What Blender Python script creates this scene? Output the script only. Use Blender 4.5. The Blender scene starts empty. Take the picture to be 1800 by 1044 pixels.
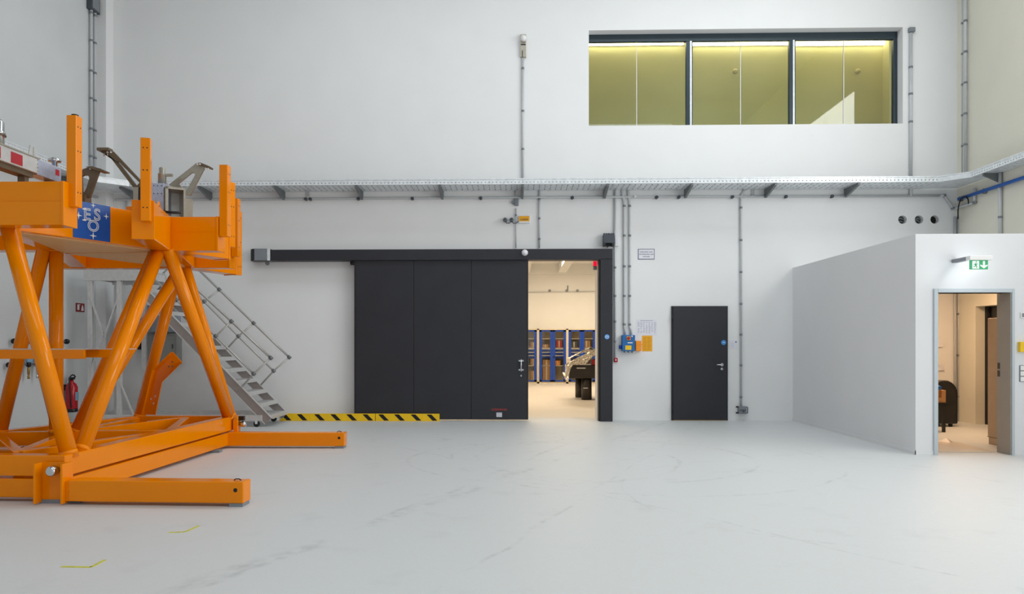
import bpy, bmesh, math, random
from mathutils import Vector, Matrix
random.seed(7)
SC = bpy.context.scene
COL = SC.collection
R = math.radians

# ------------------------------------------------------------------ camera, world, daylight, exposure
F, TH, CZ = 1330.0, R(1.46), 1.4
PX, PY = 908 - F * math.tan(TH), 605.0
cd = bpy.data.cameras.new('camera'); cam = bpy.data.objects.new('camera', cd); COL.objects.link(cam)
cam.location = (0, 0, CZ); cam.rotation_euler = (R(90), 0, TH)
cd.sensor_width = 36; cd.lens = F / 1800 * 36
cd.shift_x = (900 - PX) / 1800; cd.shift_y = (PY - 522) / 1800
cd.clip_end = 200
SC.camera = cam
SC.view_settings.view_transform = 'Standard'; SC.view_settings.look = 'None'
SC.view_settings.gamma = 1; SC.view_settings.use_curve_mapping = False
SC.view_settings.exposure = 0.0
w = bpy.data.worlds.new('world'); SC.world = w; w.use_nodes = True
bg = w.node_tree.nodes['Background']; bg.inputs[0].default_value = (0.72, 0.85, 1, 1); bg.inputs[1].default_value = 0.5

def area(name, loc, rot, sx, sy, power, color=(1, 1, 1), spread=180):
    l = bpy.data.lights.new(name, 'AREA'); l.shape = 'RECTANGLE'; l.size = sx; l.size_y = sy
    l.energy = power; l.color = color; l.spread = R(spread)
    o = bpy.data.objects.new(name, l); COL.objects.link(o); o.location = loc; o.rotation_euler = rot
    return o
area('daylight_right_low', (8.01, 3.5, 2.6), (0, R(90), 0), 2.8, 5.0, 268, (1.0, 0.99, 0.98))      # windows in the right wall
area('daylight_right_high', (8.01, 8.2, 5.8), (0, R(90), 0), 3.2, 4.2, 252, (1.0, 0.99, 0.98))
area('daylight_rear', (4.0, -9.98, 3.5), (R(90), 0, 0), 6.5, 5.0, 75, (0.94, 0.97, 1.0))           # glazing behind the camera
area('overhead_fill_a', (4.0, 10.3, 9.18), (0, 0, 0), 5.0, 2.2, 158, (0.94, 0.98, 1.0))                 # added overhead fill, fitted to the brightness; no rooflights known here
area('overhead_fill_b', (-2.0, 10.3, 9.18), (0, 0, 0), 5.0, 2.2, 88, (0.94, 0.98, 1.0))
area('overhead_fill_c', (1.0, -0.5, 9.18), (0, 0, 0), 9.0, 4.2, 288, (0.94, 0.98, 1.0))  # added fill overhead, set back out of the window reflection
area('store_lamp_a', (-1.0, 19.0, 4.1), (0, 0, 0), 3.0, 3.0, 270, (1.0, 0.80, 0.56))
area('store_lamp_b', (2.2, 24.0, 4.1), (0, 0, 0), 3.0, 2.0, 280, (1.0, 0.80, 0.56))
area('cabin_lamp', (6.9, 12.2, 2.62), (0, 0, 0), 0.9, 0.9, 52, (1.0, 0.64, 0.37))

# ------------------------------------------------------------------ pixel -> point on a real plane
_c, _s = math.cos(TH), math.sin(TH)
def ray(px, py):
    x = (px - PX) / F; z = -(py - PY) / F
    return Vector((x * _c - _s, x * _s + _c, z))
def onY(px, py, Y):
    r = ray(px, py); t = Y / r.y
    return Vector((r.x * t, Y, CZ + r.z * t))
def onZ(px, py, Z):
    r = ray(px, py); t = (Z - CZ) / r.z
    return Vector((r.x * t, r.y * t, Z))
def onX(px, py, X):
    r = ray(px, py); t = X / r.x
    return Vector((X, r.y * t, CZ + r.z * t))
def onP(px, py, p0, n):
    r = ray(px, py); o = Vector((0, 0, CZ)); t = (p0 - o).dot(n) / r.dot(n)
    return o + r * t

# ------------------------------------------------------------------ materials
def lin(c):
    return tuple(((v / 255) / 12.92 if v / 255 <= 0.04045 else ((v / 255 + 0.055) / 1.055) ** 2.4) for v in c)
def mat(name, rgb, rough=0.5, metal=0.0, spec=0.5, noise=0.0, nscale=8, bump=0.0, bscale=60, emit=None, estr=0, coat=0, alpha=None):
    m = bpy.data.materials.new(name); m.use_nodes = True
    nt = m.node_tree; b = nt.nodes['Principled BSDF']
    col = (*lin(rgb), 1)
    b.inputs['Base Color'].default_value = col
    b.inputs['Roughness'].default_value = rough; b.inputs['Metallic'].default_value = metal
    b.inputs['Specular IOR Level'].default_value = spec
    if coat: b.inputs['Coat Weight'].default_value = coat; b.inputs['Coat Roughness'].default_value = 0.12
    tc = nt.nodes.new('ShaderNodeTexCoord')
    if noise:
        n = nt.nodes.new('ShaderNodeTexNoise'); n.inputs['Scale'].default_value = nscale; n.inputs['Detail'].default_value = 6
        r = nt.nodes.new('ShaderNodeMapRange'); r.inputs[1].default_value = 0.3; r.inputs[2].default_value = 0.7
        r.inputs[3].default_value = 1 - noise; r.inputs[4].default_value = 1 + noise
        mx = nt.nodes.new('ShaderNodeVectorMath'); mx.operation = 'SCALE'
        mx.inputs[0].default_value = col[:3]
        nt.links.new(tc.outputs['Object'], n.inputs['Vector']); nt.links.new(n.outputs[0], r.inputs[0])
        nt.links.new(r.outputs[0], mx.inputs['Scale']); nt.links.new(mx.outputs[0], b.inputs['Base Color'])
    if bump:
        n2 = nt.nodes.new('ShaderNodeTexNoise'); n2.inputs['Scale'].default_value = bscale; n2.inputs['Detail'].default_value = 3
        bp = nt.nodes.new('ShaderNodeBump'); bp.inputs['Strength'].default_value = bump; bp.inputs['Distance'].default_value = 0.01
        nt.links.new(tc.outputs['Object'], n2.inputs['Vector']); nt.links.new(n2.outputs[0], bp.inputs['Height'])
        nt.links.new(bp.outputs[0], b.inputs['Normal'])
    if emit:
        b.inputs['Emission Color'].default_value = (*lin(emit), 1); b.inputs['Emission Strength'].default_value = estr
    return m
M = {}
M['wall'] = mat('white_plaster', (237, 238, 238), 0.85, noise=0.015, nscale=1.5, bump=0.05, bscale=120)
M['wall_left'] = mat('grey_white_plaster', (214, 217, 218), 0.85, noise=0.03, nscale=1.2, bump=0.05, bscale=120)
M['wall_right'] = mat('warm_white_plaster', (226, 223, 208), 0.85, noise=0.02, nscale=1.5, bump=0.05, bscale=120)
M['partition'] = mat('white_board', (228, 229, 231), 0.8, noise=0.01, nscale=2, bump=0.03, bscale=120)
M['ceiling'] = mat('grey_ceiling', (190, 192, 192), 0.9, noise=0.02)
M['anthracite'] = mat('anthracite_paint', (47, 48, 54), 0.5, spec=0.35, noise=0.06, nscale=3, bump=0.06, bscale=160)
M['anth_dark'] = mat('anthracite_edge', (36, 37, 41), 0.5, noise=0.05)
M['orange'] = mat('orange_lacquer', (244, 139, 0), 0.13, spec=0.25, noise=0.03, nscale=3)
M['orange_bounce'] = mat('orange_bounce_underside', (226, 190, 130), 0.5, noise=0.04)  # cream colour paints floor-bounced light onto the orange frame's underside
M['galv'] = mat('galvanised_steel', (232, 237, 240), 0.38, metal=0.3, noise=0.10, nscale=12)
M['galvd'] = mat('galvanised_bracket', (120, 124, 126), 0.5, metal=0.5, noise=0.08)
M['conduit'] = mat('grey_conduit', (200, 203, 205), 0.45, metal=0.1, noise=0.03)
M['alu'] = mat('aluminium', (216, 216, 215), 0.38, metal=0.45, noise=0.06, nscale=14)
M['alud'] = mat('aluminium_ribbed', (165, 158, 154), 0.4, metal=0.6, noise=0.06)
M['rail'] = mat('stainless_tube', (186, 184, 180), 0.36, metal=0.6, noise=0.05)
M['chrome'] = mat('chrome', (210, 212, 214), 0.15, metal=1.0, noise=0.03)
M['steel'] = mat('brushed_steel', (178, 172, 158), 0.38, metal=0.7, noise=0.08, nscale=20)
M['bronze'] = mat('brown_anodised', (112, 98, 78), 0.45, metal=0.45, noise=0.10, nscale=9)
M['alublue'] = mat('milled_aluminium', (196, 202, 222), 0.35, metal=0.7, noise=0.12, nscale=26)
M['paleAl'] = mat('pale_aluminium', (205, 206, 204), 0.45, metal=0.35, noise=0.08, nscale=10)
M['red'] = mat('red_paint', (178, 22, 38), 0.4, noise=0.05)
M['black'] = mat('black_plastic', (14, 14, 15), 0.3, noise=0.06)
M['bench'] = mat('bench_black', (44, 38, 34), 0.4, noise=0.05)
M['rubber'] = mat('black_rubber', (30, 30, 30), 0.7, noise=0.06)
M['plug'] = mat('grey_plastic', (128, 134, 140), 0.5, noise=0.04)
M['plugd'] = mat('dark_grey_plastic', (70, 76, 84), 0.5, noise=0.04)
M['white'] = mat('white_plastic', (236, 236, 234), 0.45, noise=0.02)
M['paper'] = mat('paper', (232, 232, 240), 0.8, noise=0.02)
M['ink'] = mat('printed_ink', (120, 122, 145), 0.8, noise=0.05)
M['yellow'] = mat('signal_yellow', (245, 200, 18), 0.4, noise=0.05, nscale=10)
M['amber'] = mat('amber_sheet', (240, 172, 20), 0.5, noise=0.05)
M['orangeplastic'] = mat('orange_plastic', (248, 150, 20), 0.4, noise=0.03)
M['blue'] = mat('sticker_blue', (8, 84, 168), 0.35, noise=0.04)
M['pipeblue'] = mat('blue_pipe', (24, 98, 188), 0.35, noise=0.04)
M['boxblue'] = mat('box_blue', (20, 104, 172), 0.4, noise=0.04)
M['cabblue'] = mat('cabinet_blue', (16, 66, 165), 0.4, noise=0.04)
M['signblue'] = mat('sign_blue', (40, 146, 226), 0.4, noise=0.03)
M['cream'] = mat('cream_metal', (226, 214, 186), 0.5, noise=0.03)
M['cardboard'] = mat('cardboard', (188, 142, 92), 0.8, noise=0.08, nscale=14)
M['foil'] = mat('crinkled_foil', (225, 218, 206), 0.42, metal=0.6, noise=0.12, nscale=18)
M['olive'] = mat('olive_wall', (222, 216, 180), 0.8, noise=0.03, nscale=2)
M['lampwhite'] = mat('lamp_tube', (255, 250, 230), 0.5, emit=(255, 240, 196), estr=11)
M['green'] = mat('exit_green', (0, 150, 90), 0.4, emit=(0, 160, 100), estr=0.3)
M['signwhite'] = mat('exit_white', (240, 250, 244), 0.4, emit=(235, 255, 245), estr=0.35)
M['signlamp'] = mat('exit_lamp_diffuser', (250, 252, 255), 0.4, emit=(240, 248, 255), estr=9)
M['zarge'] = mat('grey_door_frame', (190, 200, 206), 0.45, noise=0.02)
M['jamb'] = mat('grey_jamb', (160, 155, 148), 0.5, noise=0.03)
M['frame'] = mat('window_frame_dark', (52, 66, 74), 0.35, metal=0.3, noise=0.04)
M['brass'] = mat('brass', (170, 140, 80), 0.3, metal=0.9, noise=0.06)
M['extred'] = mat('extinguisher_red', (176, 14, 28), 0.25, noise=0.03)
M['lightblue'] = mat('pale_blue_plastic', (130, 170, 196), 0.45, noise=0.03)
M['tape'] = mat('yellow_tape', (206, 204, 80), 0.6, noise=0.15, nscale=30)
M['dark'] = mat('dark_void', (26, 27, 29), 0.8, noise=0.2, nscale=30)
M['grille'] = mat('dark_duct', (70, 72, 74), 0.6, noise=0.3, nscale=30)
M['cabinetgrey'] = mat('cabinet_blue_grey', (150, 160, 170), 0.5, noise=0.03)
M['cabinetgrey2'] = mat('cabinet_grey', (150, 152, 148), 0.5, noise=0.04)
M['locker'] = mat('locker_metal', (172, 150, 126), 0.35, metal=0.3, noise=0.04)
M['sheet'] = mat('plastic_sheet', (226, 214, 200), 0.3, noise=0.06)
M['hred'] = mat('logo_red', (190, 60, 60), 0.5, noise=0.03)
M['skywhite'] = mat('skylight_frame', (225, 226, 226), 0.6, noise=0.02)

def thin_glass(name, tint, refl=1.0):
    m = bpy.data.materials.new(name); m.use_nodes = True; nt = m.node_tree; nt.nodes.clear()
    out = nt.nodes.new('ShaderNodeOutputMaterial'); mix = nt.nodes.new('ShaderNodeMixShader')
    tr = nt.nodes.new('ShaderNodeBsdfTransparent'); gl = nt.nodes.new('ShaderNodeBsdfGlossy'); fr = nt.nodes.new('ShaderNodeFresnel')
    tr.inputs[0].default_value = (*tint, 1); gl.inputs['Roughness'].default_value = 0.02; fr.inputs[0].default_value = 1.5
    mul = nt.nodes.new('ShaderNodeMath'); mul.operation = 'MULTIPLY'; mul.inputs[1].default_value = refl; mul.use_clamp = True
    nt.links.new(fr.outputs[0], mul.inputs[0]); nt.links.new(mul.outputs[0], mix.inputs[0])
    nt.links.new(tr.outputs[0], mix.inputs[1]); nt.links.new(gl.outputs[0], mix.inputs[2]); nt.links.new(mix.outputs[0], out.inputs[0])
    return m
M['glass'] = thin_glass('window_glass', (0.86, 0.90, 0.83), 1.4)
M['cabglass'] = thin_glass('cabinet_glass', (0.95, 0.94, 0.92), 0.8)

def floor_mat():
    m = bpy.data.materials.new('grey_epoxy_floor'); m.use_nodes = True; nt = m.node_tree; b = nt.nodes['Principled BSDF']
    N, L = nt.nodes.new, nt.links.new
    tc = N('ShaderNodeTexCoord')
    def noise(scale, detail=5):
        n = N('ShaderNodeTexNoise'); n.inputs['Scale'].default_value = scale; n.inputs['Detail'].default_value = detail
        L(tc.outputs['Object'], n.inputs['Vector']); return n
    def math_(op, a, bb=None, clamp=False):
        n = N('ShaderNodeMath'); n.operation = op; n.use_clamp = clamp
        for i, v in enumerate((a, bb)):
            if v is None: continue
            if isinstance(v, (int, float)): n.inputs[i].default_value = v
            else: L(v, n.inputs[i])
        return n.outputs[0]
    sep = N('ShaderNodeSeparateXYZ'); L(tc.outputs['Object'], sep.inputs[0])
    nz = noise(1.3).outputs[0]; nf = noise(9, 8).outputs[0]; ns = noise(40, 3).outputs[0]
    wob = math_('MULTIPLY', math_('SUBTRACT', noise(0.8, 2).outputs[0], 0.5), 0.25)
    marks = None
    # tyre scuffs: arcs (cx, cy, r, width)
    for cx, cy, r, wd in ((1.2, 9.4, 1.7, .045), (1.5, 9.3, 2.3, .03), (0.3, 9.2, 1.6, .04), (-0.2, 11.4, .9, .03), (3.0, 7.2, 2.0, .02)):
        dx = math_('SUBTRACT', sep.outputs[0], cx); dy = math_('SUBTRACT', sep.outputs[1], cy)
        d = math_('SQRT', math_('ADD', math_('MULTIPLY', dx, dx), math_('MULTIPLY', dy, dy)))
        e = math_('ABSOLUTE', math_('SUBTRACT', math_('ADD', d, wob), r))
        v = math_('SUBTRACT', 1.0, math_('DIVIDE', e, wd), True)
        marks = v if marks is None else math_('MAXIMUM', marks, v)
    # straight drag marks: a x + b y = c
    for a, bq, c0, wd in ((0.93, -0.37, -3.25, .05), (0.93, -0.37, -2.0, .03), (0.9, -0.44, -3.6, .10), (0.8, 0.6, 4.9, .02)):
        e = math_('ABSOLUTE', math_('SUBTRACT', math_('ADD', math_('ADD', math_('MULTIPLY', sep.outputs[0], a), math_('MULTIPLY', sep.outputs[1], bq)), wob), c0))
        v = math_('SUBTRACT', 1.0, math_('DIVIDE', e, wd), True)
        marks = math_('MAXIMUM', marks, v)
    patch = math_('MULTIPLY', math_('SUBTRACT', nz, 0.42), 6.0, True)
    grain = math_('MULTIPLY', math_('SUBTRACT', nf, 0.38), 2.6, True)
    marks = math_('MULTIPLY', math_('MULTIPLY', marks, patch), math_('MULTIPLY', grain, 0.33))
    stain = math_('MULTIPLY', math_('SUBTRACT', noise(2.2, 9).outputs[0], 0.60), 0.5, True)
    fine = math_('MULTIPLY', math_('SUBTRACT', ns, 0.5), 0.06)
    val = math_('SUBTRACT', math_('SUBTRACT', math_('ADD', 1.0, fine), marks), stain)
    sc = N('ShaderNodeVectorMath'); sc.operation = 'SCALE'; sc.inputs[0].default_value = lin((212, 215, 215))
    L(val, sc.inputs['Scale']); L(sc.outputs[0], b.inputs['Base Color'])
    rr = N('ShaderNodeMapRange'); rr.inputs[3].default_value = 0.42; rr.inputs[4].default_value = 0.58; L(nf, rr.inputs[0]); L(rr.outputs[0], b.inputs['Roughness'])
    bp = N('ShaderNodeBump'); bp.inputs['Strength'].default_value = 0.04; bp.inputs['Distance'].default_value = 0.01; L(ns, bp.inputs['Height']); L(bp.outputs[0], b.inputs['Normal'])
    return m
M['floor'] = floor_mat()

# ------------------------------------------------------------------ mesh building
class MB:
    def __init__(s): s.v = []; s.f = []; s.sm = []
    def add(s, vs, fs, smooth=False):
        n = len(s.v); s.v += [Vector(v) for v in vs]; s.f += [[i + n for i in f] for f in fs]; s.sm += [smooth] * len(fs); return s
    def box(s, a, b):
        x0, x1 = sorted((a[0], b[0])); y0, y1 = sorted((a[1], b[1])); z0, z1 = sorted((a[2], b[2]))
        vs = [(x, y, z) for z in (z0, z1) for y in (y0, y1) for x in (x0, x1)]
        return s.add(vs, [(0, 2, 3, 1), (4, 5, 7, 6), (0, 1, 5, 4), (2, 6, 7, 3), (0, 4, 6, 2), (1, 3, 7, 5)])
    def obox(s, c, ax, ay, az):           # oriented box: centre and three half-axis vectors
        c = Vector(c); ax, ay, az = Vector(ax), Vector(ay), Vector(az)
        vs = [c + ax * i + ay * j + az * k for k in (-1, 1) for j in (-1, 1) for i in (-1, 1)]
        return s.add(vs, [(0, 2, 3, 1), (4, 5, 7, 6), (0, 1, 5, 4), (2, 6, 7, 3), (0, 4, 6, 2), (1, 3, 7, 5)])
    def bar(s, p, q, w, z0, z1):          # horizontal box between two plan points
        p = Vector((p[0], p[1], 0)); q = Vector((q[0], q[1], 0)); d = (q - p).normalized(); n = Vector((-d.y, d.x, 0)) * (w / 2)
        c = (p + q) / 2; c.z = (z0 + z1) / 2
        return s.obox(c, (q - p) / 2, n, (0, 0, (z1 - z0) / 2))
    def strut(s, p, q, w, t, side):       # rectangular member between two 3-D points
        p, q = Vector(p), Vector(q); d = (q - p).normalized(); sd = Vector(side); sd = (sd - d * sd.dot(d)).normalized(); u = d.cross(sd)
        return s.obox((p + q) / 2, (q - p) / 2, sd * (w / 2), u * (t / 2))
    def tube(s, pts, r, n=12, cap=True):
        pts = [Vector(p) for p in pts]; k = len(pts)
        rs = r if isinstance(r, (list, tuple)) else [r] * k
        t0 = (pts[1] - pts[0]).normalized(); up = Vector((0, 0, 1)) if abs(t0.z) < 0.9 else Vector((1, 0, 0))
        u = t0.cross(up).normalized(); vs = []; prev = t0
        for i, p in enumerate(pts):
            if i == 0: t = t0
            elif i == k - 1: t = (pts[i] - pts[i - 1]).normalized()
            else: t = ((pts[i] - pts[i - 1]).normalized() + (pts[i + 1] - pts[i]).normalized()).normalized()
            q = prev.rotation_difference(t); u = (q @ u); u = (u - t * u.dot(t)).normalized(); prev = t; w_ = t.cross(u)
            for j in range(n):
                a = 2 * math.pi * j / n; vs.append(p + (u * math.cos(a) + w_ * math.sin(a)) * rs[i])
        fs = []
        for i in range(k - 1):
            for j in range(n):
                a = i * n + j; b = i * n + (j + 1) % n; fs.append((a, a + n, b + n, b))
        s.add(vs, [tuple(reversed(f)) for f in fs], True)
        base = len(s.v) - len(vs)
        if cap:
            s.f.append([base + j for j in range(n)]); s.sm.append(False)
            s.f.append([base + (k - 1) * n + n - 1 - j for j in range(n)]); s.sm.append(False)
        return s
    def cyl(s, p, q, r, n=16): return s.tube([p, q], r, n)
    def prism(s, poly, axis, a, b):       # poly: 2-D points; axis 'x','y','z': extrusion direction
        def P(u, v, d): return {'y': (u, d, v), 'x': (d, u, v), 'z': (u, v, d)}[axis]
        n = len(poly); vs = [P(u, v, a) for u, v in poly] + [P(u, v, b) for u, v in poly]
        fs = [tuple(range(n)), tuple(range(2 * n - 1, n - 1, -1))] + [(i, i + n, (i + 1) % n + n, (i + 1) % n) for i in range(n)]
        return s.add(vs, fs)
    def slab(s, pts, vec):                # polygon of 3-D points thickened along vec
        n = len(pts); vec = Vector(vec); vs = [Vector(p) for p in pts] + [Vector(p) + vec for p in pts]
        return s.add(vs, [tuple(range(n)), tuple(range(2 * n - 1, n - 1, -1))] + [(i, i + n, (i + 1) % n + n, (i + 1) % n) for i in range(n)])
    def lathe(s, base, prof, axis=(0, 0, 1), n=20):
        base = Vector(base); ax = Vector(axis).normalized(); up = Vector((1, 0, 0)) if abs(ax.x) < 0.9 else Vector((0, 1, 0))
        u = ax.cross(up).normalized(); w_ = ax.cross(u); vs = []
        for r, h in prof:
            for j in range(n):
                a = 2 * math.pi * j / n; vs.append(base + ax * h + (u * math.cos(a) + w_ * math.sin(a)) * max(r, 1e-4))
        fs = []
        for i in range(len(prof) - 1):
            for j in range(n):
                a = i * n + j; b = i * n + (j + 1) % n; fs.append((a, b, b + n, a + n))
        s.add(vs, fs, True); base_i = len(s.v) - len(vs)
        s.f.append([base_i + n - 1 - j for j in range(n)]); s.sm.append(False)
        s.f.append([base_i + (len(prof) - 1) * n + j for j in range(n)]); s.sm.append(False)
        return s
    def build(s, name, m, parent=None, bevel=0.0, seg=2, loc=None):
        off = Vector((0, 0, 0))
        if parent is not None:
            p = parent
            while p is not None: off += p.location; p = p.parent
        elif loc is not None: off = Vector(loc)
        me = bpy.data.meshes.new(name); me.from_pydata([v - off for v in s.v], [], s.f)
        bm = bmesh.new(); bm.from_mesh(me); bmesh.ops.recalc_face_normals(bm, faces=bm.faces); bm.to_mesh(me); bm.free()
        for p_, sm in zip(me.polygons, s.sm): p_.use_smooth = sm
        me.materials.append(M[m] if isinstance(m, str) else m)
        o = bpy.data.objects.new(name, me); COL.objects.link(o)
        if parent is not None: o.parent = parent
        elif loc is not None: o.location = off
        if bevel:
            bv = o.modifiers.new('edge', 'BEVEL'); bv.width = bevel; bv.segments = seg; bv.limit_method = 'ANGLE'; bv.angle_limit = R(40)
        return o

def thing(name, label, cat, loc=(0, 0, 0), group=None):
    o = bpy.data.objects.new(name, None); COL.objects.link(o); o.location = loc; o.empty_display_size = 0.1
    o['label'] = label; o['category'] = cat
    if group: o['group'] = group
    return o
def tag(o, label, cat, group=None):
    o['label'] = label; o['category'] = cat
    if group: o['group'] = group
    return o
def struct(o): o['kind'] = 'structure'; return o
def stuff(o): o['kind'] = 'stuff'; return o
def text_mesh(txt, size, origin, right, up, extrude=0.0008, align='CENTER', outline=0.0):
    cu = bpy.data.curves.new('t', 'FONT'); cu.body = txt; cu.size = size; cu.align_x = align; cu.align_y = 'CENTER'
    cu.extrude = extrude
    if outline: cu.fill_mode = 'NONE'; cu.bevel_depth = outline; cu.extrude = 0; cu.bevel_resolution = 0; cu.resolution_u = 4
    ob = bpy.data.objects.new('t', cu); COL.objects.link(ob)
    dg = bpy.context.evaluated_depsgraph_get(); me = bpy.data.meshes.new_from_object(ob.evaluated_get(dg))
    vs = [v.co.copy() for v in me.vertices]; fs = [list(p.vertices) for p in me.polygons]
    bpy.data.objects.remove(ob); bpy.data.curves.remove(cu); bpy.data.meshes.remove(me)
    r, u = Vector(right).normalized(), Vector(up).normalized(); n = r.cross(u); o = Vector(origin)
    mb = MB(); mb.add([o + r * v.x + u * v.y + n * v.z for v in vs], fs); return mb
def arc(c, r, a0, a1, n, plane='xz'):
    out = []
    for i in range(n + 1):
        a = R(a0 + (a1 - a0) * i / n); x, y = r * math.cos(a), r * math.sin(a)
        out.append(Vector((c[0] + x, c[1], c[2] + y)) if plane == 'xz' else Vector((c[0] + x, c[1] + y, c[2])))
    return out

# ------------------------------------------------------------------ the hall
XL, XR, YB, YF, ZC = -7.75, 8.03, 14.0, -10.0, 9.2
def grid_wall(mb, plane, d0, d1, u0, u1, z0, z1, holes):
    us = sorted({u0, u1, *[h[0] for h in holes], *[h[1] for h in holes]}); zs = sorted({z0, z1, *[h[2] for h in holes], *[h[3] for h in holes]})
    for a, b in zip(us, us[1:]):
        run = None
        for c, d in zip(zs, zs[1:]):
            inside = any(h[0] <= a and b <= h[1] and h[2] <= c and d <= h[3] for h in holes)
            if inside:
                if run: _cell(mb, plane, d0, d1, a, b, *run); run = None
            else: run = (run[0], d) if run else (c, d)
        if run: _cell(mb, plane, d0, d1, a, b, *run)
def _cell(mb, plane, d0, d1, a, b, c, d):
    if plane == 'y': mb.box((a, d0, c), (b, d1, d))
    else: mb.box((d0, a, c), (d1, b, d))
struct(MB().box((XL - .3, YF - .3, -.2), (XR + .3, YB + .5, 0)).build('floor', 'floor'))
# back wall
GX0, GX1, GZ = -2.4, 1.50, 2.99
WX0, WX1, WZ0, WZ1 = 1.333, 7.05, 5.43, 7.19
hc = [onY(x, 386, YB) for x in (1586.5, 1615.5, 1643)]
hz = hc[0].z; hw = 0.14
holes = [(GX0, GX1, 0, GZ), (WX0, WX1, WZ0, WZ1)] + [(c.x - hw, c.x + hw, hz - .14, hz + .14) for c in hc]
mb = MB(); grid_wall(mb, 'y', YB, YB + .5, XL - .3, XR + .3, 0, ZC, holes)
for c in hc:                                    # round openings cut through the square tiles
    n = 32; sq, ci, cb = [], [], []
    for j in range(n):
        a = 2 * math.pi * j / n; dx, dz = math.cos(a), math.sin(a); k = hw / max(abs(dx), abs(dz))
        sq.append((c.x + dx * k, YB, hz + dz * k)); ci.append((c.x + dx * .077, YB, hz + dz * .077)); cb.append((c.x + dx * .077, YB + .3, hz + dz * .077))
    mb.add(sq + ci + cb, [(j, (j + 1) % n, n + (j + 1) % n, n + j) for j in range(n)] + [(n + j, n + (j + 1) % n, 2 * n + (j + 1) % n, 2 * n + j) for j in range(n)])
wb = struct(mb.build('wall_back', 'wall'))
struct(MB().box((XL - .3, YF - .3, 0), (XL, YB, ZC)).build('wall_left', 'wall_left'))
mb = MB(); grid_wall(mb, 'x', XR, XR + .3, YF - .3, YB, 0, ZC, [(1.0, 6.0, 1.2, 4.0), (6.1, 10.3, 4.2, 7.4), (12.35, 13.45, 0, 2.06)])
struct(mb.build('wall_right', 'wall_right'))
mb = MB(); grid_wall(mb, 'y', YF - .3, YF, XL, XR, 0, ZC, [(.75, 7.25, 1.0, 6.0)])
struct(mb.build('wall_front', 'wall'))
mb = MB()
for a, b, hs in ((XL - .3, -4.5, []), (-4.5, -3.5, [(9.2, 11.4)]), (-3.5, .5, [(-2.6, 1.6), (9.2, 11.4)]), (.5, 1.5, [(-2.6, 1.6)]), (1.5, 5.5, [(-2.6, 1.6), (9.2, 11.4)]), (5.5, 6.5, [(9.2, 11.4)]), (6.5, XR + .3, [])):
    y = YF - .3
    for h0, h1 in hs: mb.box((a, y, ZC), (b, h0, ZC + .2)); y = h1
    mb.box((a, y, ZC), (b, YB + .5, ZC + .2))
struct(mb.build('ceiling', 'ceiling'))
struct(MB().box((XL, 13.75, 0), (-7.56, YB, ZC)).build('trim_1', 'wall'))
# off-frame glazing bars of the right-hand and rear windows (seen only in reflections)
def glazing(name, bars):
    t = bpy.data.objects.new(name, None); COL.objects.link(t); struct(t)
    for a_, b_ in bars: MB().box(a_, b_).build('glazing_bar', 'frame', t)
glazing('window_2', [((XR + .1, y - .04, 1.2), (XR + .2, y + .04, 4.0)) for y in (1.04, 2.7, 4.35, 5.96)])
glazing('window_3', [((XR + .1, y - .04, 4.2), (XR + .2, y + .04, 7.4)) for y in (6.14, 8.2, 10.26)])
glazing('window_4', [((x - .04, YF - .2, 1.0), (x + .04, YF - .1, 6.0)) for x in (.79, 2.9, 5.1, 7.21)])
glazing('overhead_fill_bars_ab', [((x - .04, 9.2, ZC + .1), (x + .04, 11.4, ZC + .2)) for x in (-4.46, -2, .46, 1.54, 4, 6.46)])  # bars across the ceiling openings made for the added overhead fill
glazing('overhead_fill_bars_c', [((x - .04, -2.6, ZC + .1), (x + .04, 1.6, ZC + .2)) for x in (-3.46, -.5, 2.5, 5.46)])  # same for the added fill further forward

# hole contents: duct ends behind the three round openings
for i, c in enumerate(hc):
    o = MB().lathe((c.x, YB + .10, hz), [(.076, 0), (.076, .18)], (0, 1, 0), 24).build('duct_end', 'grille' if i < 2 else 'dark')
    tag(o, ['dark duct end in the left of three round wall holes', 'dark duct end in the middle of three round wall holes', 'dark duct end in the right of three round wall holes near the corner'][i], 'duct', 'duct ends in the round wall holes')
    if i < 2:
        MB().tube([(c.x - .05, YB + .08, hz + .02 - i * .03), (c.x, YB + .06, hz + .035), (c.x + .055, YB + .085, hz + .01)], .012, 8).build('cable', 'plug', o)
        MB().tube([(c.x - .055, YB + .085, hz - .03), (c.x, YB + .07, hz - .02 + i * .02), (c.x + .05, YB + .09, hz - .035)], .012, 8).build('cable', 'plug', o)

# ------------------------------------------------------------------ upper window and the corridor behind it
CX0, CX1, CY0, CY1 = .9, 7.6, YB + .5, 15.7
struct(MB().box((CX0 - .1, CY1, 4.9), (CX1 + .1, CY1 + .1, 8.0)).build('wall_corridor', 'olive'))
mb = MB(); mb.box((CX0 - .1, YB + .5, 7.8), (CX1 + .1, CY1, 7.95)); struct(mb.build('ceiling_corridor', 'olive'))
struct(MB().box((CX0 - .1, YB + .5, 4.9), (CX1 + .1, CY1, 5.0)).build('floor_corridor', 'olive'))
for nm, x in (('wall_corridor_left', CX0), ('wall_corridor_right', CX1)): struct(MB().box((x - .1, YB + .5, 5.0), (x, CY1, 7.8)).build(nm, 'olive'))
wn = bpy.data.objects.new('window_1', None); COL.objects.link(wn); wn.location = (WX0, YB + .2, WZ0); struct(wn); wn['label'] = 'long dark-framed interior window high in the white wall'
yf0, yf1 = YB + .19, YB + .27
MB().box((WX0, yf0, WZ1 - .14), (WX1, yf1, WZ1)).build('frame_head', 'frame', wn, .006)
MB().box((WX0, yf0, WZ0), (WX1, yf1, WZ0 + .025)).build('frame_sill', 'frame', wn, .004)
bays = [WX0]
for x in (1212, 1393): bays.append(onY(x, 140, yf0).x)
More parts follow.
